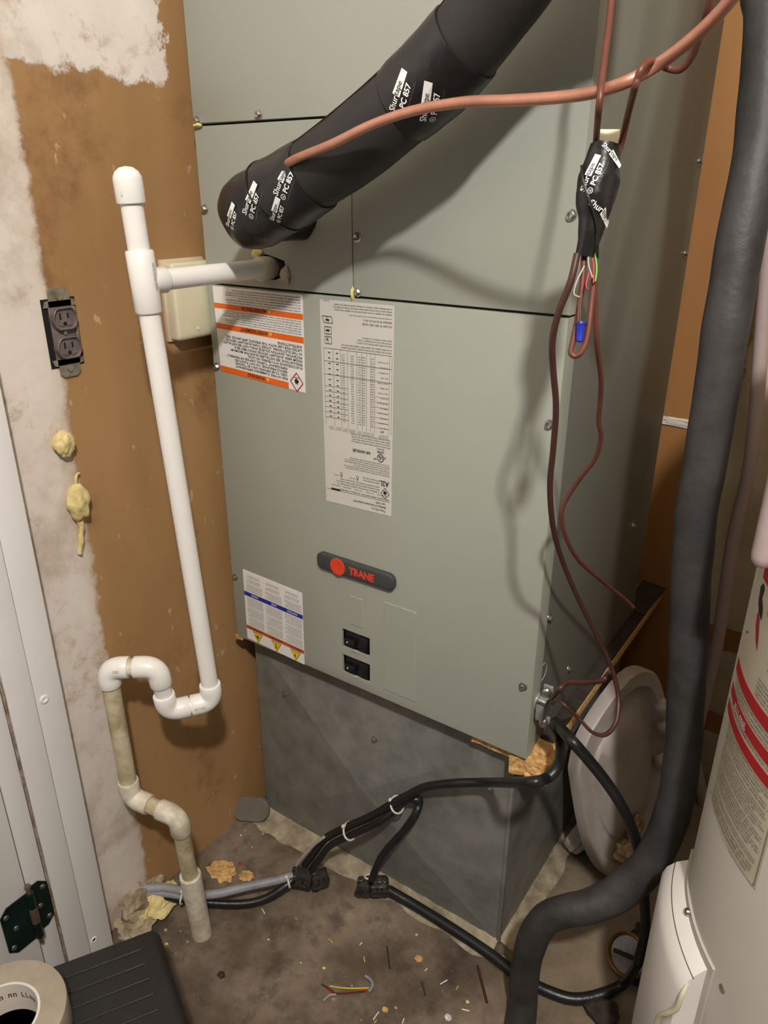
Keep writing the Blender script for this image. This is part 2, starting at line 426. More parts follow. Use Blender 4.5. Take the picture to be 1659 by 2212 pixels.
# ------------------------------------------------------------------ the room
WX = -0.03
struct('floor', BX((-0.6, -1.9, -0.05), (1.6, 0.72, 0.0)), 'floor')
bm = bmesh.new(); box(bm, (WX - 0.1, -0.36, 0.0), (WX, 0.72, 2.6)); struct('wall_left', bm, 'wall_left')
struct('wall_back', BX((WX - 0.1, 0.70, 0.0), (1.6, 0.8, 2.6)), 'wall_back')
struct('wall_right', BX((1.5, -0.36, 0.0), (1.6, 0.70, 2.6)), 'wall_plain')
struct('ceiling', BX((-0.6, -1.9, 2.6), (1.6, 0.8, 2.68)), 'wall_plain')
# white seam of joint compound across the brown board behind the cabinet
a_ = PY(1425, 908, 0.70); b_ = PY(1520, 917, 0.70)
o = obj('joint_compound', blob(((a_.x + b_.x) / 2, 0.699, (a_.z + b_.z) / 2), (0.06, 0.004, 0.008), 4, 3, 0.6, 3), 'core_white'); tag(o, 'ragged white line of joint compound across the brown board', 'plaster')
# casing beside the door
t = struct('trim_1', BX((WX, -0.399, 0.0), (0.0, -0.357, 2.1), 0.002), 'trim_white', 30)
obj('casing_board', BX((WX, -0.4395, 0.0), (0.003, -0.4005, 2.1), 0.002), 'trim_white', t)
obj('caulk_line', Path([V((0.0005, -0.4415 + 0.0008 * math.sin(k * 2.3), 0.0 + k * 0.035)) for k in range(30)], [0.0016 + 0.0008 * rnd.random() for _ in range(30)], 2).mesh(bmesh.new(), 6), 'caulk', t)
for (x, y) in ((96, 1511), (203, 2030)):
    p = PX(x, y, 0.001 if y < 1800 else 0.0)
    obj('screw', LT([(0.0066, 0), (0.0062, 0.002), (0.0035, 0.0022), (0.003, 0.001), (0, 0.001)], (p.x - 0.001, p.y, p.z), (1, 0, 0), 16), 'trim_white', t)
t2 = struct('trim_2', BX((WX, -0.474, 0.0), (0.0, -0.4435, 2.1), 0.002), 'trim_white', 30)
d = struct('door_1', BX((WX - 0.01, -1.25, 0.012), (0.006, -0.477, 2.05), 0.003), 'trim_white', 30)
obj('raised_panel', BX((0.004, -1.12, 0.2), (0.012, -0.60, 0.95), 0.004), 'trim_white', d)

# hinge at the foot of the door
hz = 0.212
h = thing('door_hinge', 'dark green metal door hinge with worn knuckle low on the white door', 'hinge', (0.0, -0.475, hz - 0.05))
def leaf(y0, y1, z0, z1, x):
    c = 0.012; s = 1 if y1 > y0 else -1
    return prism(bmesh.new(), [V((x, y0, z0)), V((x, y1 - s * c, z0)), V((x, y1, z0 + c)), V((x, y1, z1 - c)), V((x, y1 - s * c, z1)), V((x, y0, z1))], (0.0025, 0, 0))
for (y0, y1, x) in ((-0.474, -0.4445, 0.0006), (-0.479, -0.524, 0.0066)):
    lf = obj('leaf', leaf(y0, y1, hz - 0.047, hz + 0.047, x), 'hinge_green', h, 30)
    for k in range(3):
        yy = y1 + (0.008 if y1 < y0 else -0.008) + (0.01 if k == 1 else 0) * (1 if y1 < y0 else -1)
        obj('screw', LT([(0.0045, 0), (0.0038, 0.0016), (0.0012, 0.002), (0, 0.001)], (x + 0.0025, yy, hz - 0.032 + 0.032 * k), (1, 0, 0), 14), 'screw', lf)
for k in range(3):
    z0 = hz - 0.047 + k * 0.0315
    obj('knuckle', LT([(0.0062, 0), (0.0065, 0.002), (0.0065, 0.028), (0.0062, 0.030)], (0.010, -0.4765, z0), (0, 0, 1), 18), 'hinge_worn' if k == 1 else 'hinge_green', h)
obj('pin', LT([(0.003, 0), (0.003, 0.118), (0.005, 0.119), (0.004, 0.124), (0, 0.125)], (0.010, -0.4765, hz - 0.062), (0, 0, 1), 14), 'hinge_worn', h)

# ------------------------------------------------------------------ air handler
UW, UD, UZ, UT = 0.597, 0.515, 0.465, 1.95
ah = thing('air_handler', 'tall grey metal air handler cabinet mounted on the sheet metal plenum', 'air handler', (UW / 2, UD / 2, UZ))
obj('cabinet', BX((0.002, 0.031, UZ + 0.001), (UW - 0.001, UD, UT), 0.003), 'cabinet_wrap_shaded', ah)
HX, HZ0 = 0.129, 1.1412
def arc(cx, cz, r, a0, a1, n=8): return [(cx + r * math.cos(R_(a0 + (a1 - a0) * i / n)), cz + r * math.sin(R_(a0 + (a1 - a0) * i / n))) for i in range(n + 1)]
def plate(pts, y0, y1): return prism(bmesh.new(), [V((x, y0, z)) for x, z in pts], (0, y1 - y0, 0))
def bevelplate(pts, y0, y1, bev=0.0012):
    bm = plate(pts, y0, y1); es = [e for e in bm.edges if all(abs(v.co.y - y0) < 1e-6 for v in e.verts)]
    bmesh.ops.bevel(bm, geom=es, offset=bev, segments=2, affect='EDGES', profile=0.5); return bm
zs = 1.1125
up = [(0.0, 1.3345), (0.262, 1.3345)] + arc(0.262, 1.3105, 0.024, 90, 0)[1:] + [(0.286, zs + 0.0012), (UW, zs + 0.0012), (UW, UT), (0.0, UT)]
obj('upper_panel', bevelplate(up, 0.002, 0.031), 'panel', ah, 30)
# line-set cover with the drain hole: polygon ring around a ragged hole
hole = [(HX - 0.019, HZ0 + 0.014), (HX - 0.004, HZ0 + 0.020), (HX + 0.012, HZ0 + 0.017), (HX + 0.033, HZ0 + 0.012), (HX + 0.036, HZ0 + 0.002), (HX + 0.034, HZ0 - 0.008), (HX + 0.014, HZ0 - 0.0155), (HX - 0.008, HZ0 - 0.0155), (HX - 0.020, HZ0 - 0.004)]
outer = [(0.0, 1.3315), (0.2595, 1.3315)] + arc(0.2595, 1.3075, 0.024, 90, 0, 4)[1:] + [(0.2845, zs + 0.0012), (0.0, zs + 0.0012)]
bm = bmesh.new(); Y0 = 0.003
ov = [bm.verts.new((x, Y0, z)) for x, z in outer]; hv = [bm.verts.new((x, Y0, z)) for x, z in hole]
es = [bm.edges.new((L[i], L[(i + 1) % len(L)])) for L in (ov, hv) for i in range(len(L))]
r = bmesh.ops.triangle_fill(bm, use_beauty=True, use_dissolve=False, edges=es)
r = bmesh.ops.extrude_face_region(bm, geom=bm.faces[:])
for v in r['geom']:
    if isinstance(v, bmesh.types.BMVert): v.co.y = 0.031 if (v.co.x < 0.0001 or v.co.z > 1.331) else 0.012
obj('line_set_cover', bm, 'panel', ah, 30)
obj('drain_cavity', BX((HX - 0.04, 0.0306, HZ0 - 0.03), (HX + 0.05, 0.0309, HZ0 + 0.03)), 'void', ah)
# lower panel with two breaker windows
X0, X1, Z0, Z1 = 0.0, UW, UZ, zs - 0.002
wins = [(0.2545, 0.3115, 0.5373, 0.5728), (0.2545, 0.3115, 0.4855, 0.5217)]
bm = bmesh.new()
ov = [bm.verts.new((x, 0, z)) for x, z in ((X0, Z0), (X1, Z0), (X1, Z1), (X0, Z1))]
loops = [ov] + [[bm.verts.new((x, 0, z)) for x, z in ((a, c), (b, c), (b, d_), (a, d_))] for a, b, c, d_ in wins]
es = [bm.edges.new((L[i], L[(i + 1) % 4])) for L in loops for i in range(4)]
bmesh.ops.triangle_fill(bm, use_beauty=True, use_dissolve=False, edges=es)
be = [e for e in bm.edges if len(e.link_faces) == 1 and all(v in ov for v in e.verts)]
r = bmesh.ops.extrude_face_region(bm, geom=bm.faces[:])
for v in r['geom']:
    if isinstance(v, bmesh.types.BMVert): v.co.y = 0.031 if (v.co.x < 0.001 or v.co.x > 0.59) else 0.004
bmesh.ops.bevel(bm, geom=[e for e in be if e.is_valid], offset=0.0016, segments=2, affect='EDGES', profile=0.5)
lp = obj('lower_panel', bm, 'panel', ah, 30)
# breakers
for (a, b, c, d_) in wins:
    br = obj('circuit_breaker', BX((a + 0.001, 0.006, c + 0.001), (b - 0.001, 0.03, d_ - 0.001), 0.001), 'black_plastic', ah)
    obj('handle', BX((a + 0.004, -0.001, c + 0.004), (a + 0.026, 0.008, c + 0.018), 0.002), 'black_plastic', br)
    obj('rating_mark', LT([(0.0013, 0), (0.0013, 0.0006)], (a + 0.011, -0.001, c + 0.012), (0, -1, 0), 10), 'white_ink', br)
    obj('tie_bar', BX((a + 0.034, 0.001, c + 0.002), (a + 0.052, 0.008, d_ - 0.004), 0.001), 'black_plastic', br)
    obj('punched_tab', BX((a + 0.020, -0.0016, c - 0.002), (a + 0.030, 0.002, c + 0.0005), 0.0005), 'panel', br)
# punched knock-out outlines (thin raised seams)
def seam(x0, z0, x1, z1, w_=0.0011, hgt=0.0007):
    if abs(x1 - x0) > abs(z1 - z0): return BX((x0, -hgt, z0 - w_ / 2), (x1, 0.001, z0 + w_ / 2))
    return BX((x0 - w_ / 2, -hgt * 0.4, z0), (x0 + w_ / 2, 0.001, z1))
for (x0, x1, z0, z1) in ((0.272, 0.2985, 0.5878, 0.6415), (0.340, 0.4005, 0.4855, 0.652)):
    k = obj('knockout', BX((x0, -0.0011, z0), (x1, 0.001, z1), 0.0008, 1), 'panel', ah)
    obj('bridge', BX(((x0 + x1) / 2 - 0.002, -0.0014, z0 - 0.001), ((x0 + x1) / 2 + 0.002, 0.0, z0 + 0.0015)), 'panel', k)
    obj('bridge', BX(((x0 + x1) / 2 - 0.002, -0.0014, z1 - 0.0015), ((x0 + x1) / 2 + 0.002, 0.0, z1 + 0.001)), 'panel', k)
# name badge
bz0, bz1, bx0, bx1 = 0.6775, 0.7065, 0.2105, 0.3625
def capsule(x0, x1, z0, z1, r, n=8):
    p = []
    for (cx, cz, a) in ((x1 - r, z1 - r, 90), (x0 + r, z1 - r, 180)): pass
    for cx, cz, a0 in ((x1 - r, z0 + r, -90), (x1 - r, z1 - r, 0), (x0 + r, z1 - r, 90), (x0 + r, z0 + r, 180)):
        p += arc(cx, cz, r, a0, a0 + 90, n)
    return p
def inset(pts, k):
    cx = sum(p[0] for p in pts) / len(pts); cz = sum(p[1] for p in pts) / len(pts)
    return [(x - k * (1 if x > cx else -1), z - k * (1 if z > cz else -1)) for x, z in pts]
cp = capsule(bx0, bx1, bz0, bz1, 0.0115); c2 = capsule(bx0 + 0.0015, bx1 - 0.0015, bz0 + 0.0015, bz1 - 0.0015, 0.0105); c3 = capsule(bx0 + 0.004, bx1 - 0.004, bz0 + 0.004, bz1 - 0.004, 0.0085)
bd = obj('name_badge', loopmesh(bmesh.new(), [[V((x, 0, z)) for x, z in cp], [V((x, -0.006, z)) for x, z in cp], [V((x, -0.0075, z)) for x, z in c2], [V((x, -0.008, z)) for x, z in c3]]), 'badge', ah, 40)
bd['label'] = 'charcoal badge with red disc and red lettering'
obj('red_disc', LT([(0.0148, 0), (0.0148, 0.0008), (0.0138, 0.0012), (0.012, 0.0009), (0, 0.0012)], (0.2548, -0.008, 0.6915), (0, -1, 0), 32), 'badge_red', bd)
sh = Sheet(); sh.text('TRANE', 0, 0, 0.0178, 0.05, 1.0, fit=0.049)
sh.build('lettering', 'badge_red', bd, lambda x, y: (0.2775 + x, -0.0086, 0.6857 - y))

# --- stickers: mapped through four corners (TL, TR, BR, BL as seen), print upside down because the cabinet is inverted
class Sticker:
    def __init__(s, name, m, c, parent, label=None):
        s.c = c; s.w = c[1][0] - c[0][0]; s.h = c[0][1] - c[2][1]
        s.o = obj(name, plate([c[0], c[1], c[2], c[3]], -0.0005, 0.0), m, parent)
        if label: s.o['label'] = label
    def fn(s, off):
        def f(x, y):
            u = 1 - x / s.w; v = 1 - y / s.h; a, b, c, d_ = s.c
            X = (a[0] * (1 - u) + b[0] * u) * (1 - v) + (d_[0] * (1 - u) + c[0] * u) * v
            Z = (a[1] * (1 - u) + b[1] * u) * (1 - v) + (d_[1] * (1 - u) + c[1] * u) * v
            return (X, -off, Z)
        return f
st = Sticker('warning_sticker', 'label_white', [(0.0135, 1.1092), (0.1968, 1.1088), (0.195, 0.9652), (0.017, 0.9768)], ah, 'white sticker with three orange bands')
W, H = st.w, st.h
og = Sheet(); ink = Sheet(); fine = Sheet(); yl = Sheet(); rd = Sheet()
og.rect(0.0335, 0.0, W - 0.0335, 0.0098); og.rect(0, 0.0742, W, 0.0092); og.rect(0, 0.1085, W, 0.0085)
for txt, yb in (('WARNING', 0.0082), ('AVERTISSEMENT', 0.0818), ('ADVERTENCIA', 0.1160)):
    ink.text(txt, 0.083 if yb < 0.05 else 0.072, yb, 0.0078, 0.02)
    x0 = 0.073 if yb < 0.05 else 0.062; yl.poly([(x0, yb), (x0 + 0.0038, yb - 0.0064), (x0 + 0.0076, yb)])
lines = ['RISK OF FIRE. FLAMMABLE REFRIGERANT', 'USED. TO BE REPAIRED ONLY BY TRAINED', 'SERVICE PERSONNEL. DO NOT PUNCTURE', 'REFRIGERANT TUBING. DISPOSE OF PROPERLY', 'IN ACCORDANCE WITH FEDERAL OR LOCAL', 'REGULATIONS. SEE INSTALLERS GUIDE FOR MINIMUM', 'ROOM AREA. AUXILIARY DEVICES WHICH MAY BE A', 'POTENTIAL IGNITION SOURCE SHALL NOT BE INSTALLED', 'IN THE DUCTWORK. OTHER THAN AUXILIARY DEVICES', 'LISTED FOR USE WITH THE SPECIFIC APPLIANCE. SEE', 'INSTRUCTIONS']
wid = [0.112, 0.112, 0.112, 0.130, 0.114, 0.150, 0.142, 0.166, 0.160, 0.158, 0.048]
for i, (l, wd_) in enumerate(zip(lines, wid)):
    ink.mark(); x0 = 0.035 if i < 4 else 0.004; v_, f_, tw = text2d(l, 0.012); n = len(ink.v); yb = 0.0168 + i * 0.00535
    ink.v += [(x0 + a * wd_ / tw, yb - b * 0.0053) for a, b in v_]; ink.f += [tuple(q + n for q in f) for f in f_]
fine.fine(0.004, 0.0850, W - 0.02, 0.0225, 6, rnd); fine.fine(0.004, 0.1182, W - 0.026, 0.0235, 6, rnd)
cx, cy, dx, dy = 0.0165, 0.0135, 0.0128, 0.0142
for a, b in (((cx - dx, cy), (cx, cy - dy)), ((cx, cy - dy), (cx + dx, cy)), ((cx + dx, cy), (cx, cy + dy)), ((cx, cy + dy), (cx - dx, cy))): rd.line(a, b, 0.0017)
def flame(sh, cx, cy, k):
    sh.poly([(cx - 0.0046 * k, cy + 0.003 * k), (cx - 0.004 * k, cy - 0.001 * k), (cx - 0.0024 * k, cy - 0.0004 * k), (cx - 0.0018 * k, cy - 0.005 * k), (cx + 0.0008 * k, cy - 0.0016 * k), (cx + 0.0022 * k, cy - 0.0034 * k), (cx + 0.0044 * k, cy + 0.0012 * k), (cx + 0.0036 * k, cy + 0.0044 * k), (cx, cy + 0.006 * k)])
flame(ink, cx, cy, 0.95); ink.rect(cx - 0.0045, cy + 0.0066, 0.009, 0.0009)
og.build('orange_band', 'orange', st.o, st.fn(0.0008)); ink.build('lettering', 'ink', st.o, st.fn(0.0012)); fine.build('fine_print', 'ink_grey', st.o, st.fn(0.0012), True)
yl.build('warning_triangle', 'yellow', st.o, st.fn(0.0012)); rd.build('diamond_edge', 'ink_red', st.o, st.fn(0.0010))

st = Sticker('data_sticker', 'label_grey', [(0.2282, 1.1053), (0.3552, 1.1060), (0.3525, 0.8010), (0.2292, 0.7975)], ah, 'long grey data sticker with a printed table')
W, H = st.w, st.h; ink = Sheet(); fine = Sheet(); ln = Sheet()
ink.text('Trane U.S. Inc.', 0.010, 0.0075, 0.0046, 0.01); ink.text('Manufacturer of Trane & American Standard HVAC', 0.010, 0.0132, 0.0046, 0.012, fit=0.062); ink.text('Type: 13 03/00', 0.010, 0.0185, 0.0042, 0.01, fit=0.018)
ln.line((0.002, 0.022), (W - 0.002, 0.022), 0.0005)
fine.fine(0.004, 0.0225, W - 0.03, 0.0045, 1, rnd, 0.05); ink.rect(W - 0.030, 0.0215, 0.018, 0.0032)
for k in range(5): fine.fine(0.010 + k * 0.022, 0.0285, 0.016, 0.003, 1, rnd, 0.05)
cx, cy = 0.0115, 0.0345
for a, b in (((cx - 0.0075, cy), (cx, cy - 0.0085)), ((cx, cy - 0.0085), (cx + 0.0075, cy)), ((cx + 0.0075, cy), (cx, cy + 0.0085)), ((cx, cy + 0.0085), (cx - 0.0075, cy))): ink.line(a, b, 0.0008)
flame(ink, cx, cy, 0.7)
ink.text('A2L', 0.0045, 0.0535, 0.0115, 0.02, fit=0.0165)
fine.fine(0.022, 0.032, 0.085, 0.012, 3, rnd); fine.fine(0.022, 0.046, 0.032, 0.008, 2, rnd)
for x in (0.063, 0.094):
    ink.ring(x, 0.0505, 0.0024, 0.0006, 12); ink.rect(x - 0.0008, 0.0455, 0.0016, 0.003)
    fine.fine(x + 0.004, 0.0455, 0.012, 0.003, 1, rnd)
fine.fine(0.004, 0.0605, W - 0.04, 0.020, 6, rnd);
cx, cy = 0.020, 0.0880
ink.ring(cx, cy, 0.0062, 0.0011, 28); ink.text('UL', cx, cy + 0.0028, 0.0078, 0.03, align=1, narrow=0.85); ink.text('C', cx - 0.0096, cy + 0.003, 0.0046, 0.02); ink.text('US', cx + 0.0072, cy - 0.001, 0.0046, 0.02)
ink.text('LISTED', cx - 0.006, cy + 0.0105, 0.0044, 0.02, fit=0.0125); ink.text('E4701813', cx - 0.006, cy + 0.0148, 0.0036, 0.0, fit=0.0125)
ink.text('AIR HANDLER', 0.038, 0.0945, 0.0064, 0.02, fit=0.034)
fine.fine(0.003, 0.1035, 0.072, 0.0150, 4, rnd)
tx0, tx1, ty0, ty1 = 0.002, W - 0.005, 0.124, 0.2375
cols = [0.002, 0.006, 0.031, 0.0385, 0.0455, 0.0535, 0.063, 0.079, 0.0915, 0.105, W - 0.005]
for c_ in cols: ln.line((c_, ty0), (c_, ty1), 0.00045)
for k in range(7): ln.line((cols[7], ty0 + 0.012 + k * 0.0078), (tx1, ty0 + 0.012 + k * 0.0078), 0.00045)
for k in (0.076, 0.095, 0.1135): ln.line((tx0, ty0 + k), (tx1, ty0 + k), 0.00055)
for k in range(7): ln.line((tx0 + 0.004, ty0 + 0.009 + k * 0.0075), (cols[2], ty0 + 0.009 + k * 0.0075), 0.0003)
ink.text('kW', 0.0145, ty0 + 0.0055, 0.0045, 0.01)
yy = ty0 + 0.010; i = 0
while yy < ty1 - 0.003:
    for c_ in (0.0325, 0.048, 0.0555, 0.068, 0.084): fine.fine(c_, yy - 0.0025, 0.0048, 0.0032, 1, rnd, 0.0)
    if i % 2 == 0: fine.fine(0.008, yy - 0.0025, 0.018 if i % 4 else 0.014, 0.0034, 1, rnd, 0.0)
    yy += 0.0036; i += 1
for k in range(13):
    y_ = ty0 + 0.0135 + k * 0.0078
    for c_ in (0.0955, 0.110): ink.rect(c_, y_, 0.004, 0.0013)
for c_, w_ in ((0.007, 0.018), (0.032, 0.007), (0.040, 0.012), (0.054, 0.009), (0.066, 0.012), (0.080, 0.010), (0.092, 0.012), (0.106, 0.010)): fine.fine(c_, 0.1175, w_, 0.006, 3, rnd)
fine.fine(0.003, 0.239, 0.09, 0.0075, 2, rnd); fine.fine(0.003, 0.248, 0.060, 0.011, 3, rnd)
fine.fine(0.003, 0.2735, 0.050, 0.0105, 2, rnd, 0.4); fine.fine(0.003, 0.285, 0.072, 0.0028, 1, rnd); fine.fine(0.003, 0.290, 0.100, 0.0110, 3, rnd); fine.fine(W - 0.018, 0.3020, 0.012, 0.0025, 1, rnd)
for y_, k in ((0.249, 0), (0.2625, 1), (0.277, 2)):
    x_ = W - 0.017
    if k == 2: q = [(x_ - 0.006, y_ - 0.004), (x_ + 0.010, y_ - 0.004), (x_ + 0.013, y_ + 0.005), (x_ - 0.004, y_ + 0.005)]
    else: q = [(x_ - 0.003, y_ - 0.005), (x_ + 0.009, y_ - 0.005), (x_ + 0.009, y_ + 0.005), (x_ - 0.003, y_ + 0.005)]
    for a, b in zip(q, q[1:] + q[:1]): ink.line(a, b, 0.0007)
    ink.line(((q[0][0] + q[1][0]) / 2, q[0][1]), ((q[2][0] + q[3][0]) / 2, q[2][1]), 0.0006)
    ink.rect(x_ + (0.004 if k == 0 else 0.0), y_ - 0.001, 0.002 if k == 0 else 0.007, 0.0022 if k else 0.004)
ink.build('lettering', 'ink', st.o, st.fn(0.0012)); fine.build('fine_print', 'ink_grey', st.o, st.fn(0.0011), True); ln.build('table_rules', 'ink_grey', st.o, st.fn(0.0010), True)

st = Sticker('notice_sticker', 'label_white', [(0.0298, 0.6172), (0.1695, 0.6125), (0.1675, 0.4652), (0.0280, 0.4708)], ah, 'white notice sticker with blue band and yellow triangles')
W, H = st.w, st.h; og = Sheet(); bl = Sheet(); ink = Sheet(); fine = Sheet(); yl = Sheet(); wt = Sheet()
og.rect(0, 0.0235, W, 0.0076); bl.rect(0, 0.0975, W, 0.0088)
for x, t_ in ((0.012, 'NOTICE'), (0.060, 'AVIS'), (0.104, 'AVISO')): wt.text(t_, x, 0.1045, 0.0064, 0.01)
for x, t_ in ((0.006, 'WARNING'), (0.050, 'AVERTISSEMENT'), (0.098, 'ADVERTENCIA')): ink.text(t_, x, 0.0295, 0.0056, 0.01, fit=0.034)
for x in (0.003, 0.048, 0.094):
    fine.fine(x, 0.033, 0.040, 0.018, 6, rnd); fine.fine(x, 0.053, 0.040, 0.020, 7, rnd); fine.fine(x, 0.0755, 0.040, 0.020, 7, rnd)
    fine.fine(x, 0.1085, 0.040, 0.016, 5, rnd); fine.fine(x + 0.004, 0.127, 0.034, 0.0085, 3, rnd); fine.fine(x + 0.006, 0.138, 0.030, 0.006, 2, rnd)
for i, x in enumerate((0.020, 0.066, 0.112)):
    for sh_, k in ((ink, 1.0), (yl, 0.9)): sh_.poly([(x - 0.0125 * k, 0.0220 - (1 - k) * 0.008), (x, 0.0225 - 0.0225 * k - (1 - k) * 0.004), (x + 0.0125 * k, 0.0220 - (1 - k) * 0.008)])
ic = Sheet()
ic.poly([(0.0215, 0.006), (0.018, 0.0125), (0.0205, 0.0125), (0.0175, 0.0195), (0.0235, 0.0105), (0.0205, 0.0105)])
ic.poly([(0.0645, 0.0075), (0.0675, 0.0075), (0.0668, 0.015), (0.0652, 0.015)]); ic.ring(0.066, 0.0175, 0.0014, 0.0014, 10)
ic.line((0.108, 0.012), (0.117, 0.016), 0.0022); ic.line((0.110, 0.018), (0.113, 0.009), 0.002)
og.build('orange_band', 'orange_red', st.o, st.fn(0.0008)); bl.build('blue_band', 'blue', st.o, st.fn(0.0008)); wt.build('band_lettering', 'white_ink', st.o, st.fn(0.0012))
ink.build('lettering', 'ink', st.o, st.fn(0.0010)); yl.build('warning_triangle', 'yellow', st.o, st.fn(0.0014)); ic.build('pictogram', 'ink', st.o, st.fn(0.0018)); fine.build('fine_print', 'ink_grey', st.o, st.fn(0.0011), True)

# --- screws
def screwmesh(ax):
    bm = bmesh.new(); lathe(bm, [(0.0066, 0), (0.0064, 0.0009), (0.0046, 0.0012)], (0, 0, 0), ax, 18)
    lathe(bm, [(0.0043, 0.001), (0.0043, 0.0045), (0.0036, 0.0052), (0.0024, 0.0047), (0, 0.0046)], (0, 0, 0), ax, 6); return bm
me_f = me_s = None
def screw(parent, loc, ax):
    global me_f, me_s
    if ax[1]:
        if me_f is None: o = obj('screw', screwmesh(ax), 'screw', parent, 30, loc); me_f = o.data; return o
        return obj('screw', me_f, 'screw', parent, loc=loc)
    if me_s is None: o = obj('screw', screwmesh(ax), 'screw', parent, 30, loc); me_s = o.data; return o
    return obj('screw', me_s, 'screw', parent, loc=loc)
for x, z in ((0.0085, 1.338), (0.1296, 1.341), (0.0085, 1.2201), (0.2935, 1.1892), (0.2935, 1.119), (0.0085, 0.9819), (0.0085, 0.5945), (0.588, 1.2216), (0.5858, 0.9822), (0.5826, 0.5914), (0.0065, 1.1165)): screw(ah, (x, 0.002 if z > 1.11 else 0.0, z), (0, -1, 0))
for y, z in ((0.4929, 1.2894), (0.4911, 1.1533), (0.4173, 0.6941), (0.0388, 0.6911), (0.1508, 0.5405)): screw(ah, (UW - 0.001, y, z), (1, 0, 0))
p = PX(1172, 1452, UW - 0.001); bm = bmesh.new(); Path([V((p.x, p.y + 0.014 * math.cos(a), p.z + 0.014 * math.sin(a))) for a in [2 * math.pi * i / 24 for i in range(25)]], 0.0008, 1, ref=(1, 0, 0), spline=False).mesh(bm, 6, False); obj('conduit_knockout', bm, 'panel', ah)
# gasket foam poking out of the seams
for x, z, s_ in ((0.011, 1.3325, (0.009, 0.004, 0.003)), (0.2865, 1.117, (0.003, 0.004, 0.009)), (0.112, 1.162, (0.010, 0.006, 0.007))): obj('gasket_foam', blob((x, 0.0, z), s_, int(x * 99), 2, 0.4), 'yellow_foam', ah)
obj('torn_insulation', blob((HX + 0.036, 0.0, HZ0 - 0.007), (0.007, 0.006, 0.011), 5, 3, 0.6), 'torn_paper', ah)

# ------------------------------------------------------------------ sheet metal plenum below
pn = thing('duct_plenum', 'grey galvanised sheet metal plenum with cross-broken front below the air handler', 'duct', (0.29, 0.3, 0.0))
px0, px1, py0, py1, pz1 = 0.004, 0.564, 0.04, 0.60, 0.442
bm = bmesh.new()
c0 = [bm.verts.new(q) for q in ((px0, py0, 0), (px1, py0, 0), (px1, py0, pz1), (px0, py0, pz1))]; cc = bm.verts.new(((px0 + px1) / 2, py0 - 0.030, pz1 * 0.52))
for i in range(4): bm.faces.new((c0[i], c0[(i + 1) % 4], cc))
c1 = [bm.verts.new(q) for q in ((px0, py1, 0), (px1, py1, 0), (px1, py1, pz1), (px0, py1, pz1))]; cr = bm.verts.new((px1 + 0.016, (py0 + py1) / 2, pz1 * 0.5))
q = [c0[1], c1[1], c1[2], c0[2]]
for i in range(4): bm.faces.new((q[i], q[(i + 1) % 4], cr))
bm.faces.new((c0[0], c0[3], c1[3], c1[0])); bm.faces.new(c1); bm.faces.new((c0[3], c0[2], c1[2], c1[3])); bm.faces.new((c0[0], c0[1], c1[1], c1[0]))
obj('duct_box', bm, 'galv', pn, 0)
obj('corner_seam', BX((px1 - 0.004, py0 - 0.003, 0.0), (px1 + 0.003, py0 + 0.004, pz1), 0.001), 'galv', pn)
for x, z in ((0.0866, 0.3488), (0.3023, 0.3441), (0.5281, 0.3427)):
    y = py0 - 0.030 * max(0, min((z) / (pz1 * .52), (pz1 - z) / (pz1 * .48), (x - px0) / 0.28, (px1 - x) / 0.28)); screw(pn, (x, y, z), (0, -1, 0))
# particle-board base between plenum and cabinet
def rough_box(a, b, n, amp, sc, seed):
    bm = box(bmesh.new(), a, b); bmesh.ops.subdivide_edges(bm, edges=bm.edges[:], cuts=n, use_grid_fill=True)
    for v in bm.verts:
        v.co += V((noise.noise(v.co * sc + V((seed, 0, 0))), noise.noise(v.co * sc + V((0, seed, 0))), noise.noise(v.co * sc + V((0, 0, seed))))) * amp
    return bm
pb = thing('platform_board', 'dirty particle board platform with a crumbling tan corner under the air handler', 'board', (0.3, 0.3, 0.443))
obj('board', BX((0.0, 0.030, 0.4425), (0.618, 0.645, 0.4625), 0.001), 'board', pb)
obj('grime_strip', rough_box((0.588, 0.06, 0.4615), (0.6168, 0.644, 0.4640), 8, 0.001, 80, 3), 'grime', pb)
obj('broken_corner', rough_box((0.568, 0.004, 0.428), (0.628, 0.075, 0.4560), 7, 0.007, 55, 9), 'board', pb, 0)
obj('front_splinter', rough_box((0.50, 0.012, 0.446), (0.58, 0.034, 0.461), 5, 0.004, 70, 2), 'board', pb, 0)
for k in range(6):
    x, y, z = 0.585 + rnd.random() * 0.04, 0.002 + rnd.random() * 0.014, 0.424 + rnd.random() * 0.012
    obj('crumb', blob((x, y, z), (0.006, 0.005, 0.005), k, 1, 0.4), 'board', pb, 0)
obj('left_chip', rough_box((-0.006, 0.0, 0.4585), (0.012, 0.02, 0.4645), 3, 0.002, 60, 5), 'board', pb, 0)
# dark flashing plate at the back corner
p1, p2 = PZ(1384, 1262, 0.470), PZ(1430, 1283, 0.470)
o = obj('flashing_plate', prism(bmesh.new(), [V((0.598, 0.520, 0.4655)), V((0.617, 0.520, 0.4655)), V((0.624, 0.648, 0.468)), V((0.572, 0.655, 0.470)), V((0.572, 0.520, 0.4655))], (0, 0, 0.002)), 'grime'); tag(o, 'small dark metal flashing plate behind the air handler at platform level', 'metal plate')
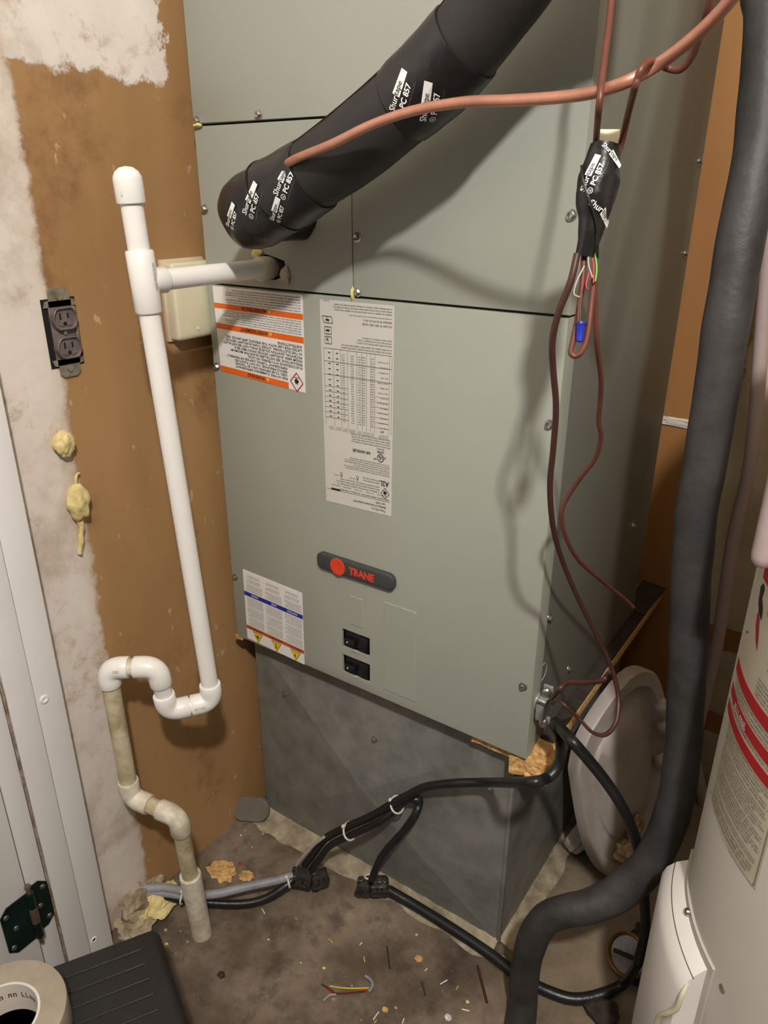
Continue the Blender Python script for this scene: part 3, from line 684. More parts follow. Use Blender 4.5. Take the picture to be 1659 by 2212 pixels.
# pale mortar strip at the foot of the plenum
def strip(pts, wdt, h_, seed):
    bm = bmesh.new(); L = []
    for i, (P, D) in enumerate(pts):
        row = []
        for k in range(6):
            t = k / 5; q = V(P) + V(D) * (wdt * t * (1 + 0.35 * noise.noise(V((i * 0.35, seed, k * 0.1)))))
            q.z = max(0.0005, h_ * (1 - t) ** 1.3 * (1 + 0.5 * noise.noise(V((i * 0.7, k * 0.8, seed))))); row.append(bm.verts.new(q))
        L.append(row)
    for A, B in zip(L, L[1:]):
        for k in range(5): bm.faces.new((A[k], A[k + 1], B[k + 1], B[k]))
    return bm
pts = [((0.0 + 0.564 * i / 40, 0.041, 0), (0, -1, 0)) for i in range(41)]
o = obj('mortar_strip', strip(pts, 0.045, 0.012, 3), 'mortar', None, 60); tag(o, 'pale crumbly mortar strip along the front foot of the plenum', 'mortar')
pts = [((0.563, 0.04 + 0.56 * i / 40, 0), (1, 0, 0)) for i in range(41)]
o = obj('mortar_strip', strip(pts, 0.035, 0.010, 8), 'mortar', None, 60); tag(o, 'pale mortar strip along the right foot of the plenum', 'mortar')

# ------------------------------------------------------------------ condensate drain in white plastic pipe
dr = thing('condensate_drain', 'white plastic condensate drain pipe with capped tee and trap by the brown wall', 'drain pipe', (0.11, -0.248, 0.0))
PR, FR = 0.01335, 0.0170
def straight(name, a, b, r, m): return obj(name, Path([V(a), V(b)], r, 1, spline=False).mesh(bmesh.new(), 24), m, dr, 50)
def socket(a, b, r): pass
def elbow(c, d1, d2, leg=0.028, rr=FR, m='pvc', bend=0.020):
    c, d1, d2 = V(c), V(d1).normalized(), V(d2).normalized(); pts = [c + d1 * leg, c + d1 * (leg - 0.0015), c + d1 * bend]; rad = [rr - 0.0008, rr, rr]
    a, b = c + d1 * bend, c + d2 * bend
    for i in range(1, 10):
        t = i / 10; pts.append(a * (1 - t) ** 2 + c * (2 * t * (1 - t)) + b * t * t); rad.append(rr * (1 - 0.03 * math.sin(math.pi * t)))
    pts += [b, c + d2 * (leg - 0.0015), c + d2 * leg]; rad += [rr, rr, rr - 0.0008]
    return obj('elbow', Path(pts, rad, 1, spline=False).mesh(bmesh.new(), 28), m, dr, 45)
A_top = V((0.130, -0.228, 1.262)); A_bot = V((0.1360, -0.190, 0.4915))
dv = (A_bot - A_top).normalized()
def onstand(z): return A_top + (A_bot - A_top) * ((z - A_top.z) / (A_bot.z - A_top.z))
straight('standpipe', onstand(1.25), onstand(0.505), PR, 'pvc')
obj('cap', LT([(0.0168, 0), (0.0172, 0.001), (0.0170, 0.026), (0.0165, 0.029), (0.0135, 0.0345), (0.008, 0.0385), (0, 0.040)], onstand(1.232), -dv, 28), 'pvc', dr)
sm_ = onstand(1.25) + V((0.0172 * 0.35, -0.0172 * 0.93, 0)); obj('mould_rib', BX(sm_ - V((0.001, 0.001, 0.010)), sm_ + V((0.001, 0.001, 0.006)), 0.0004), 'pvc', dr)
tz = HZ0 + 0.0005; tc_ = onstand(tz)
tee = obj('tee', LT([(FR - 0.001, -0.037), (FR, -0.0355), (FR, 0.0355), (FR - 0.001, 0.037)], tc_, dv, 28), 'pvc', dr)
ex = V((HX, 0.02, HZ0 + 0.0005)); bd_ = (ex - tc_).normalized()
obj('tee_branch', LT([(FR - 0.002, 0.0), (FR - 0.0006, 0.030), (FR - 0.0014, 0.0315)], tc_, bd_, 28), 'pvc', dr)
straight('branch_pipe', tc_ + bd_ * 0.02, ex, PR, 'pvc')
e0 = tc_ + bd_ * ((ex - tc_).length - 0.036)
obj('adapter', LT([(0.0163, 0), (0.0170, 0.0015), (0.0170, 0.014), (0.0155, 0.015), (0.0165, 0.020), (0.0165, 0.026), (0.0145, 0.027), (0.0145, 0.04)], e0, bd_, 8 if False else 26), 'pvc_dirty', dr)
low2 = A_bot; low1 = V((0.095, -0.247, 0.490)); top2 = V((0.0955, -0.2555, 0.5785)); top1 = V((0.036, -0.300, 0.5785))
up_ = V((0, 0, 1)); dh = (low1 - low2).normalized(); dt = (top1 - top2).normalized()
straight('trap_pipe', low2 + dh * 0.02, low1 - dh * 0.02, PR, 'pvc'); straight('trap_pipe', low1 + up_ * 0.02, top2 - up_ * 0.02, PR, 'pvc'); straight('trap_pipe', top2 + dt * 0.02, top1 - dt * 0.02, PR, 'pvc_dirty')
elbow(low2, -dv, dh, 0.034); elbow(low1, -dh, top2 - low1, 0.034); elbow(top2, low1 - top2, dt, 0.0345); elbow(top1, -dt, V((0, 0, -1)), 0.032)
old1 = V((0.033, -0.296, 0.318)); old2 = V((0.119, -0.272, 0.304)); flo = V((0.110, -0.248, -0.02)); do = (old2 - old1).normalized(); df = (flo - old2).normalized()
straight('old_riser', top1 + V((0, 0, -0.02)), old1 + V((0, 0, 0.015)), PR + 0.0004, 'pvc_old')
elbow(old1, top1 - old1, do, 0.036, FR, 'pvc_dirty'); straight('old_link', old1 + do * 0.02, old2 - do * 0.02, PR, 'pvc_old'); elbow(old2, -do, df, 0.036, FR, 'pvc_dirty')
straight('old_floor_pipe', old2 + df * 0.02, flo, PR + 0.0003, 'pvc_old')
k0 = old2 + df * ((flo - old2).length * 0.44)
obj('coupling', LT([(0.0150, 0), (0.0182, 0.0005), (0.0185, 0.003), (0.0182, 0.07), (0.0176, 0.19)], k0, df, 26), 'pvc_dirty', dr)
# faint print on the fittings
sp = Path([onstand(tz + 0.03), onstand(tz - 0.03)], FR, 1, spline=False); sh = Sheet(); sh.fine(0, 0, 0.034, 0.0055, 2, random.Random(3), 0.1)
d0, th0 = sp.locate(331, 600); sh.build('pipe_print', 'ink', tee, lambda x, y: sp.surf(d0 + x - 0.017, th0 - y / FR, 0.0003))
for name, c, px_, leg_ in (('elbow_print', low2, (433, 1531), dh), ('elbow_print', top1, (234, 1452), -dt)):
    q0 = c + leg_ * 0.012; pp = Path([q0, q0 + leg_ * 0.022], FR, 1, spline=False); d0_, t0_ = pp.locate(*px_); sh = Sheet(); sh.fine(0, 0, 0.018, 0.005, 2, random.Random(5), 0.1)
    sh.build(name, 'ink', dr, lambda x, y, pp=pp, d0_=d0_, t0_=t0_: pp.surf(max(0.0, d0_ + (0.009 - x)), t0_ + (y - 0.0025) / FR, 0.0004))

# ------------------------------------------------------------------ insulated suction line and its printed tape
def decal(path, px_, dirpx, parent, parts=('a', 'b', 'c'), k=1.0, clip=None, off=0.0008):
    """white tape print: block with lettering, then a code line, along image direction dirpx"""
    d0, th0 = path.locate(*px_); e = 0.002; d0 = min(d0, path.S[-1] - 0.004); P0 = pix(path.surf(d0, th0)); r = path.at(d0)[1]
    js = (pix(path.surf(d0 + e, th0)) - P0) / e; jt = (pix(path.surf(d0, th0 + e / r)) - P0) / e
    det = js.x * jt.y - js.y * jt.x; D = V(dirpx)
    a = (D.x * jt.y - D.y * jt.x) / det; b = (js.x * D.y - js.y * D.x) / det; l = math.hypot(a, b); a, b = a / l, b / l
    sg = 1 if det > 0 else -1    # keep the lettering unmirrored
    wt, bk, gr = Sheet(), Sheet(), Sheet()
    if 'a' in parts:
        wt.text('Shur', -0.021, -0.0005, 0.0105, 0.012, 0.9, fit=0.017); wt.rect(-0.0035, -0.0088, 0.0265, 0.0096)
        bk.text('tape', -0.0030, -0.0012, 0.0095, 0.0, 0.9, fit=0.0175)
    if 'b' in parts:
        wt.ring(-0.0180, 0.0065, 0.0034, 0.0007, 16); wt.text('UL', -0.018, 0.0078, 0.0038, 0.02, 0.7, align=1); wt.text('PC 857', -0.0115, 0.0098, 0.0092, 0.03, 0.92, fit=0.032)
    if 'c' in parts: gr.fine(-0.019, 0.0118, 0.040, 0.0032, 1, random.Random(2), 0.1)
    def f(o_):
        def g(x, y):
            x *= k; y *= k; return path.surf(d0 + a * x - sg * b * y, th0 + (b * x + sg * a * y) / r, o_)
        return g
    wt.build('printed_logo', 'white_ink', parent, f(off)); 
    if bk.v: bk.build('printed_word', 'ink', parent, f(off + 0.0004))
    if gr.v: gr.build('small_print', 'ink_grey', parent, f(off))
K = PY(552, 455, -0.098); Pq = [K, PY(650, 396, -0.100), PY(785, 300, -0.100), PY(907, 195, -0.100), PY(1000, 100, -0.104), PY(1077, 0, -0.108), PY(1160, -120, -0.115), PY(1255, -270, -0.13), PY(1340, -420, -0.145), PY(1400, -580, -0.15), V((0.62, -0.14, 2.15)), V((0.63, -0.10, 2.595))]
sl = thing('suction_line', 'fat black insulated refrigerant line with printed tape rising across the cabinet front', 'insulated pipe', K)
hp = Path(Pq, [0.038, 0.040, 0.0405, 0.0395, 0.0390, 0.0385, 0.0385, 0.0385, 0.0385, 0.0385, 0.0385, 0.0385], 14, ref=CAM - K)
obj('insulation', hp.mesh(bmesh.new(), 32, True, 0.0012, 1, 25), 'rubber', sl, 60)
dirh = (Pq[1] - Pq[0]).normalized()
# taped end: rounded head over the elbow
E0 = K - dirh * 0.040
hd = [E0 + dirh * x for x in (0.0, 0.002, 0.007, 0.015, 0.026, 0.040)] + [hp.at(s_)[0] for s_ in (0.02, 0.05, 0.080, 0.104, 0.110)]
hr = [0.004, 0.016, 0.030, 0.0395, 0.0445, 0.0465, 0.0465, 0.0462, 0.0452, 0.0432, 0.0415]
tp = Path(hd, hr, 5, ref=CAM - K)
end = obj('end_tape', tp.mesh(bmesh.new(), 40, True, 0.0022, 4, 38), 'tape_black', sl, 60)
st0 = PY(655, 470, 0.01)
obj('stub', Path([st0, V((st0.x - 0.01, -0.05, st0.z + 0.002)), K + dirh * 0.02], [0.030, 0.031, 0.034], 6).mesh(bmesh.new(), 24, True, 0.003, 2, 50), 'tape_black', sl, 60)
obj('tape_edge', Path([tp.surf(0.088 + 0.012 * math.sin(t_ * 1.1), t_, 0.0012) for t_ in [R_(-110 + 11 * i) for i in range(21)]], 0.0009, 2).mesh(bmesh.new(), 6), 'tape_black', end)
for q, dd, prt in (((612, 388), (24, -62), 'abc'), ((543, 436), (20, -62), 'abc'), ((500, 470), (16, -60), 'ab'), ((600, 458), (16, -60), 'ab')):
    decal(tp, q, dd, end, prt, 0.92 if prt == 'abc' else 0.72)
s0, _ = hp.locate(900, 185); mid_p = [hp.at(s0 + x)[0] for x in (-0.045, -0.03, 0.0, 0.03, 0.045)]
mp_ = Path(mid_p, [0.0412, 0.0425, 0.0428, 0.0424, 0.0412], 6, ref=CAM - K)
midt = obj('middle_tape', mp_.mesh(bmesh.new(), 40, True, 0.0014, 6, 40), 'tape_black', sl, 60)
for q, dd in (((862, 200), (20, -64)), ((930, 228), (10, -64))): decal(mp_, q, dd, midt, 'abc', 0.92)
obj('insulation_slit', Path([hp.surf(0.10 + 0.04 * i, R_(-78), 0.0002) for i in range(8)], 0.0012, 4).mesh(bmesh.new(), 6), 'void', sl)

# ------------------------------------------------------------------ copper liquid line
cpts = [PY(612, 362, -0.125), PY(638, 344, -0.146), PY(720, 310, -0.158), PY(800, 271, -0.160), PY(890, 240, -0.160), PY(1000, 221, -0.176), PY(1100, 217, -0.190), PY(1200, 211, -0.200), PY(1280, 200, -0.205), PY(1350, 178, -0.208), PD(1420, 140, 0.560), PD(1490, 88, 0.535), PD(1550, 32, 0.510), PD(1605, -35, 0.487), PD(1655, -110, 0.468), PD(1700, -200, 0.458), V((0.812, -0.225, 1.50)), V((0.835, -0.17, 1.75)), V((0.85, -0.10, 2.1)), V((0.85, 0.05, 2.595))]
cu_ = tube('copper_tube', cpts, 0.0048, 'copper', None, 16, 8); tag(cu_, 'bare bent copper refrigerant tube crossing in front of the cabinet', 'copper tube')

# ------------------------------------------------------------------ brown thermostat cables and taped splice
def PB(x, y, d):   # the splice hangs a little further out from the cabinet than the tube above it
    c = lambda t: max(0.0, min(1.0, t))
    return PD(x, y, d - 0.035 * c((y - 170) / 130) * c((1250 - y) / 500))
WR = 0.0027
c1 = tube('thermostat_cable', [V((0.755, -0.12, 2.595)), V((0.75, -0.215, 1.9)), V((0.735, -0.225, 1.62)), PB(1335, -180, 0.592), PB(1327, -80, 0.595), PB(1318, 30, 0.59), PB(1303, 150, 0.575), PB(1294, 230, 0.588), PB(1288, 300, 0.650), PB(1286, 335, 0.664)], WR, 'wire_brown', None, 12); tag(c1, 'brown thermostat cable hanging straight down into the taped splice', 'cable')
lo_ = [V((0.80, -0.04, 2.595)), V((0.80, -0.17, 1.9)), V((0.795, -0.215, 1.62)), PB(1575, -150, 0.515), PB(1550, -60, 0.522), PB(1532, 10, 0.535), PB(1512, 80, 0.558), PB(1495, 122, 0.572), PB(1470, 150, 0.583), PB(1440, 147, 0.588), PB(1422, 134, 0.574), PB(1402, 133, 0.552), PB(1386, 148, 0.546), PB(1377, 170, 0.549), PB(1370, 195, 0.562), PB(1356, 250, 0.612), PB(1342, 310, 0.65), PB(1325, 360, 0.655)]
c2 = tube('thermostat_cable', lo_, WR, 'wire_brown', None, 12); tag(c2, 'brown thermostat cable hooked over the copper tube above the splice', 'cable')
sp_ = thing('taped_splice', 'cable splice wrapped in black printed tape hanging beside the cabinet corner', 'cable splice', PB(1265, 555, 0.675))
bpth = Path([PB(1308, 318, 0.652), PB(1303, 345, 0.653), PB(1294, 385, 0.655), PB(1286, 425, 0.658), PB(1281, 470, 0.662), PB(1273, 515, 0.667), PB(1265, 553, 0.672)], [0.0130, 0.0140, 0.0172, 0.0165, 0.0125, 0.0100, 0.0085], 8, ref=CAM - PB(1290, 420, 0.65))
bt = obj('tape_wrap', bpth.mesh(bmesh.new(), 28, True, 0.0016, 11, 70), 'tape_black', sp_, 50)
decal(bpth, (1280, 375), (26, -66), bt, 'abc', 0.62, off=0.0014); decal(bpth, (1300, 466), (40, 46), bt, 'a', 0.62, off=0.0014); decal(bpth, (1318, 336), (36, 40), bt, 'a', 0.5, off=0.0014)
obj('tape_flap', Path([bpth.surf(0.02 + 0.012 * i, R_(60 - 22 * i), 0.002) for i in range(7)], 0.0012, 4).mesh(bmesh.new(), 6), 'tape_black', sp_)
cb = PB(1312, 305, 0.662); u_ = CR; v_ = CU
obj('cream_sleeve', loopmesh(bmesh.new(), [[cb + u_ * (x * 0.0095) + v_ * y + CF * (z * 0.003) for x, z in ((-1, -1), (1, -1), (1, 1), (-1, 1))] for y in (-0.02, 0.0, 0.007, 0.0085)]), 'cream_plate', sp_, 20)
s1 = [PB(1247, 548, 0.668), PB(1232, 610, 0.672), PB(1205, 680, 0.685), PB(1193, 740, 0.70), PB(1195, 800, 0.715), PB(1201, 880, 0.73), PB(1195, 970, 0.75), PB(1188, 1050, 0.77), PB(1195, 1140, 0.80), PB(1216, 1215, 0.84), PB(1252, 1300, 0.885), PB(1290, 1375, 0.925), PB(1320, 1440, 0.955), PB(1335, 1500, 0.965), PB(1332, 1555, 0.955), PB(1310, 1586, 0.945), PB(1280, 1582, 0.94), PB(1250, 1552, 0.94), PB(1207, 1513, 0.945), PX(1193, 1520, 0.622)]
c3 = tube('thermostat_cable', s1, [0.0030] * 16 + [0.0022] * 4, 'wire_brown_dark', None, 12); tag(c3, 'dark brown cable looping down the corner of the cabinet to the clamp', 'cable')
s2 = [PB(1284, 600, 0.672), PB(1286, 680, 0.69), PB(1290, 750, 0.71), PB(1298, 820, 0.74), PB(1296, 870, 0.76), PB(1293, 910, 0.775), PB(1298, 945, 0.79), PB(1285, 990, 0.81), PB(1255, 1030, 0.83), PB(1225, 1075, 0.85), PB(1213, 1110, 0.86), PB(1222, 1160, 0.88), PB(1250, 1210, 0.92), PB(1300, 1255, 0.99), PB(1345, 1290, 1.06), PB(1368, 1312, 1.09)]
c4 = tube('thermostat_cable', s2, 0.0026, 'wire_brown', None, 12); tag(c4, 'brown cable wandering down the side of the cabinet to the platform', 'cable')
c5 = tube('thermostat_cable', [PB(1318, 1452, 0.985), PB(1300, 1470, 0.985), PB(1262, 1474, 0.965), PB(1228, 1474, 0.955), PB(1205, 1492, 0.948), PX(1193, 1508, 0.622)], 0.0036, 'wire_brown_dark', None, 12); tag(c5, 'short thick brown cable entering the top of the clamp', 'cable')
lp_ = [PB(1262, 545, 0.672), PB(1258, 610, 0.675), PB(1247, 690, 0.68), PB(1236, 745, 0.683), PB(1233, 762, 0.683), PB(1243, 769, 0.682), PB(1258, 757, 0.68), PB(1270, 720, 0.678), PB(1278, 650, 0.675), PB(1283, 604, 0.672)]
c6 = tube('stripped_cable', lp_, 0.0026, 'wire_brown', None, 12); tag(c6, 'stripped brown cable end bent in a hairpin below the taped splice', 'cable')
nut = thing('wire_connector', 'blue twist-on wire connector hanging inside the hairpin loop', 'wire connector', PB(1253, 740, 0.676))
nb, nt_ = PB(1252, 738, 0.678), PB(1254, 697, 0.678)
obj('shell', LT([(0.0028, 0), (0.0033, 0.003), (0.0040, 0.0135), (0.0048, 0.0145), (0.0048, 0.0165), (0.003, 0.0165), (0.003, 0.012), (0, 0.012)], nb, nt_ - nb, 12), 'wirenut', nut)
for k, (m_, ps) in enumerate((('red_wire', [(1277, 545), (1282, 575), (1282, 612)]), ('green_wire', [(1285, 545), (1289, 580), (1286, 608)]), ('white_wire', [(1270, 545), (1272, 575), (1280, 600)]), ('red_wire', [(1272, 590), (1266, 615), (1270, 625)]), ('white_wire', [(1262, 575), (1245, 610), (1240, 635), (1252, 642)]), ('wire_brown_dark', [(1255, 642), (1254, 660), (1253, 700)]))):
    w_ = tube('conductor', [PB(x, y, 0.668 - 0.001 * k) for x, y in ps], 0.0008, m_, None, 8, 6)
    tag(w_, ['red insulated conductor under the taped splice', 'green insulated conductor under the taped splice', 'white conductor running from the splice to the stripped cable', 'short bare red conductor stub inside the hairpin loop', 'loose white conductor curling beside the splice tail', 'dark conductor running into the blue wire connector'][k], 'wire')

# ------------------------------------------------------------------ cable clamp on the cabinet side
cl = thing('cable_clamp', 'zinc two-screw cable clamp on the cabinet side above the broken board corner', 'cable clamp', (0.60, 0.03, 0.53))
cz0, cz1 = 0.548, 0.600; cx_ = 0.618; cyy = 0.016
c_t, c_b = PX(1196, 1488, cx_), PX(1180, 1568, cx_)
ctr = (c_t + c_b) / 2; ctr.x = cx_; lz = (c_t.z - c_b.z) / 2
obj('collar', LT([(0.013, 0), (0.013, 0.008), (0.0115, 0.0085), (0.0115, 0.012)], (UW - 0.001, ctr.y + 0.004, ctr.z), (1, 0, 0), 24), 'steel', cl)
bm = bmesh.new(); box(bm, (cx_ - 0.016, ctr.y - 0.017, ctr.z - lz * 0.66), (cx_ - 0.002, ctr.y + 0.017, ctr.z + lz * 0.66), 0.004, 3); obj('saddle', bm, 'steel', cl)
obj('bright_band', BX((cx_ - 0.015, ctr.y - 0.0172, ctr.z + lz * 0.36), (cx_ - 0.001, ctr.y + 0.0172, ctr.z + lz * 0.60), 0.001), 'screw', cl)
for s_ in (-1, 1):
    q = V((cx_ - 0.006, ctr.y - 0.004, ctr.z + s_ * lz * 0.95)); obj('clamp_screw', LT([(0.0035, -0.012), (0.0035, 0), (0.0072, 0.0), (0.0070, 0.003), (0.0045, 0.0055), (0, 0.0062)], q, (0.35, -0.93, 0.1), 18), 'screw', cl)
    obj('ear', BX((cx_ - 0.014, ctr.y + 0.002, q.z - 0.007), (cx_ + 0.001, ctr.y + 0.006, q.z + 0.007), 0.002), 'steel', cl)

# ------------------------------------------------------------------ black and grey power cables on the floor
def ctag(o, l): return tag(o, l, 'cable')
ka = [PX(1196, 1566, 0.640), PX(1210, 1605, 0.648), PD(1207, 1650, 0.985), PD(1182, 1680, 0.97), PD(1140, 1690, 0.96), PY(1060, 1690, -0.012), PY(980, 1692, -0.012), PY(920, 1700, -0.012), PY(885, 1716, -0.014), PY(855, 1732, -0.02), PY(800, 1764, -0.03), PY(750, 1786, -0.04), PY(705, 1810, -0.05), PY(680, 1840, -0.06), PY(658, 1868, -0.07)]
ctag(tube('power_cable', ka, 0.0072, 'cable_black', None, 14), 'black power cable running from the clamp along the plenum to the floor splices')
kb = [PY(900, 1712, -0.006), PY(870, 1735, -0.012), PY(820, 1775, -0.036), PY(762, 1803, -0.045), PY(715, 1826, -0.055), PY(690, 1856, -0.065), PY(672, 1880, -0.07)]
ctag(tube('power_cable', kb, 0.0062, 'cable_black', None, 14), 'second black power cable tied along the lower side of the bundle')
kc = [PY(905, 1738, 0.0), PY(896, 1762, -0.012), PY(868, 1800, -0.02), PY(832, 1840, -0.03), PY(814, 1872, -0.035), PY(803, 1900, -0.04)]
ctag(tube('power_cable', [PY(880, 1724, -0.008), PY(902, 1728, 0.0)] + kc, 0.0070, 'cable_black', None, 14, wob=0.0008), 'black taped cable dropping from the bundle to the right splice block')
kg = [PY(700, 1808, -0.057), PY(675, 1828, -0.066), PY(645, 1862, -0.076), PY(635, 1882, -0.08)]
ctag(tube('ground_wire', kg, 0.0030, 'white_wire', None, 10), 'thin white wire beside the black cables above the left splice')
kd = [PX(1200, 1560, 0.636), PD(1235, 1600, 0.985), PD(1270, 1640, 1.0), PD(1310, 1690, 1.02), PD(1345, 1745, 1.04), PD(1372, 1810, 1.09), PD(1386, 1880, 1.135), PD(1393, 1960, 1.17), PD(1392, 2020, 1.185), PD(1378, 2080, 1.195)]
ctag(tube('power_cable', kd, 0.0078, 'cable_black', None, 14), 'glossy black cable falling from the clamp past the white lid')
ke = [PD(1378, 2080, 1.195), PZ(1350, 2122, 0.03), PZ(1300, 2148, 0.016), PZ(1240, 2158, 0.010), PZ(1180, 2140, 0.010), PZ(1120, 2108, 0.010), PZ(1060, 2062, 0.010), PZ(980, 2008, 0.012), PZ(900, 1958, 0.014), PZ(838, 1922, 0.022)]
ctag(tube('power_cable', ke, [0.0078, 0.0085] + [0.0098] * 8, 'cable_black', None, 14), 'flat black cable sweeping across the floor from the hose to the right splice')
kf = [PZ(262, 1946, 0.030), PZ(290, 1928, 0.045), PZ(335, 1918, 0.052), PZ(380, 1922, 0.050), PZ(420, 1933, 0.046), PZ(470, 1930, 0.048), PZ(530, 1916, 0.052), PZ(590, 1903, 0.055), PZ(632, 1892, 0.055)]
ctag(tube('grey_cable', kf, 0.0082, 'cable_grey', None, 14), 'upper grey cable running from the wall hole to the left splice')
kf2 = [PZ(272, 1952, 0.022), PZ(305, 1938, 0.034), PZ(345, 1934, 0.038), PZ(400, 1944, 0.034), PZ(450, 1950, 0.030), PZ(520, 1952, 0.026), PZ(570, 1942, 0.030), PZ(615, 1915, 0.045), PZ(640, 1890, 0.055)]
ctag(tube('power_cable', kf2, [0.0075] * 4 + [0.0072] * 5, 'cable_black', None, 14), 'lower black cable bowing under the grey cable by the floor pipe')
kf3 = [PZ(265, 1950, 0.026), PZ(298, 1934, 0.040), PZ(340, 1928, 0.045), PZ(398, 1936, 0.041)]
ctag(tube('grey_cable', kf3, 0.0070, 'cable_grey', None, 14), 'short grey cable end between the wall hole and the zip tie')
# zip ties
def tie(c, axis, r, label):
    u, w, a = frame(axis); t = thing('zip_tie', label, 'zip tie', c, 'zip ties on the power cables')
    obj('strap', Path([V(c) + (u * math.cos(q) + w * math.sin(q) * 0.78) * r for q in [2 * math.pi * i / 28 for i in range(29)]], 0.0018, 1, ref=a, spline=False).mesh(bmesh.new(), 8, False), 'tie', t)
    hp_ = V(c) + (u * -0.2 + w * 0.78) * r + V((0, -0.002, 0.002)); obj('head', BX(hp_ - V((0.003, 0.003, 0.003)), hp_ + V((0.003, 0.003, 0.003)), 0.001), 'tie', t)
tie(PY(858, 1738, -0.014), PY(885, 1718, -0.014) - PY(830, 1752, -0.024), 0.0172, 'white zip tie round the bundle nearest the cabinet')
tie(PY(756, 1795, -0.043), PY(800, 1770, -0.03) - PY(715, 1815, -0.05), 0.0180, 'white zip tie round the middle of the cable bundle')
tie(PZ(397, 1934, 0.043), PZ(440, 1940, 0.043) - PZ(360, 1924, 0.048), 0.0165, 'white zip tie round the grey cables beside the floor pipe')
tie(PZ(622, 1902, 0.050), PZ(640, 1892, 0.055) - PZ(590, 1910, 0.05), 0.0140, 'white zip tie just left of the floor splice cluster')
# splice connectors: ribbed black blocks with ports
def splice(name, c, rot, label, size=(0.022, 0.014, 0.014), n=2, seed=0):
    t = thing(name, label, 'cable connector', c); Rm = Matrix.Rotation(R_(rot), 3, 'Z') @ Matrix.Rotation(R_(-25 + seed * 9), 3, 'X')
    bm = box(bmesh.new(), tuple(-s for s in size), size, 0.005, 2); bmesh.ops.subdivide_edges(bm, edges=bm.edges[:], cuts=1)
    for v in bm.verts: v.co = Rm @ (v.co * (1 + 0.14 * noise.noise(v.co * 90 + V((seed, 0, 0))))) + V(c)
    obj('body', bm, 'connector', t, 40)
    for k in range(n):
        x = -size[0] * 0.55 + size[0] * 1.1 * (k / max(1, n - 1)); q = V(c) + Rm @ V((x, -size[1], 0.002)); ax_ = Rm @ V((0, -1, 0.1))
        pt = obj('port', LT([(0.0078, -0.004), (0.0082, 0.006), (0.0058, 0.006), (0.0055, -0.002), (0, -0.002)], q, ax_, 18), 'connector', t)
        q2 = V(c) + Rm @ V((x, 0, size[2])); obj('screw_plug', LT([(0.0062, -0.003), (0.0062, 0.005), (0.0045, 0.006), (0.004, 0.004), (0, 0.004)], q2, Rm @ V((0, 0, 1)), 14), 'connector', t)
    return t
splice('splice_block', PZ(652, 1896, 0.045), 25, 'black splice block in the left cluster joined to the grey cables', (0.021, 0.015, 0.014), 2, 1)
splice('splice_block', PZ(690, 1898, 0.040), 55, 'black splice block at the right end of the left cluster', (0.017, 0.013, 0.014), 1, 2)
splice('splice_block', PZ(788, 1916, 0.026), 20, 'smaller rounded black splice block of the right pair', (0.013, 0.013, 0.016), 1, 3)
splice('splice_block', PZ(820, 1912, 0.030), 35, 'larger black splice block with screw plugs of the right pair', (0.017, 0.014, 0.014), 3, 4)
tie(PZ(797, 1893, 0.045), V((0.2, -0.3, -1)), 0.009, 'white zip tie on the right splice pair')

# ------------------------------------------------------------------ wall fittings
ot = thing('electrical_outlet', 'grimy uncovered duplex outlet in the brown wall beside the standpipe', 'electrical outlet', (WX, -0.241, 1.02))
oy, oz = -0.2405, 1.0665
obj('box_opening', BX((WX - 0.001, oy - 0.026, oz - 0.046), (WX + 0.0008, oy + 0.025, oz + 0.046)), 'void', ot)
for s_ in (-1, 1):
    zc = oz + s_ * 0.047; e = obj('mounting_ear', prism(bmesh.new(), [V((WX + 0.001, oy + a, zc + s_ * b)) for a, b in ((-0.024, -0.012), (-0.021, -0.004), (-0.015, -0.003), (-0.015, 0.009), (-0.010, 0.013), (0.010, 0.013), (0.016, 0.008), (0.016, -0.003), (0.022, -0.004), (0.024, -0.012))], (0.0025, 0, 0)), 'outlet_metal', ot, 30)
    obj('ear_screw', LT([(0.0055, 0), (0.005, 0.002), (0.0012, 0.0024), (0, 0.0016)], (WX + 0.0035, oy, zc + s_ * 0.001), (1, 0, 0), 14), 'outlet_metal', e)
    zf = oz + s_ * 0.0195
    face = [(0.0182 * math.cos(R_(a)), max(-0.0145, min(0.0145, 0.0182 * math.sin(R_(a))))) for a in range(0, 360, 15)]
    L = lambda k, x: [V((WX + x, oy + a * k, zf + b * k)) for a, b in face]
    fc = obj('receptacle', loopmesh(bmesh.new(), [L(1, 0.0), L(1, 0.0115), L(0.95, 0.0125), L(0.86, 0.0085)]), 'outlet', ot, 30)
    for a, b, w_, h_ in ((-0.0058, 0.0035, 0.0012, 0.0042), (0.0058, 0.0035, 0.0012, 0.0035)): obj('slot', BX((WX + 0.0084, oy + a - w_, zf + b - h_), (WX + 0.0089, oy + a + w_, zf + b + h_)), 'void', fc)
    obj('ground_slot', LT([(0.0028, 0), (0.0028, 0.0005)], (WX + 0.0084, oy, zf - 0.0068), (1, 0, 0), 14), 'void', fc)
    for sg in (-1, 1): obj('tab', prism(bmesh.new(), [V((WX + 0.0085, oy + sg * 0.002, zf - 0.010)), V((WX + 0.0085, oy + sg * 0.010, zf - 0.008)), V((WX + 0.0085, oy + sg * 0.008, zf - 0.001))], (0.0016, 0, 0)), 'outlet', fc)
obj('yoke', BX((WX + 0.001, oy - 0.018, oz - 0.044), (WX + 0.0035, oy + 0.018, oz + 0.044), 0.001), 'outlet', ot)
obj('side_bracket', BX((WX + 0.001, oy + 0.0175, oz - 0.03), (WX + 0.005, oy + 0.022, oz + 0.034), 0.001), 'outlet_metal', ot)
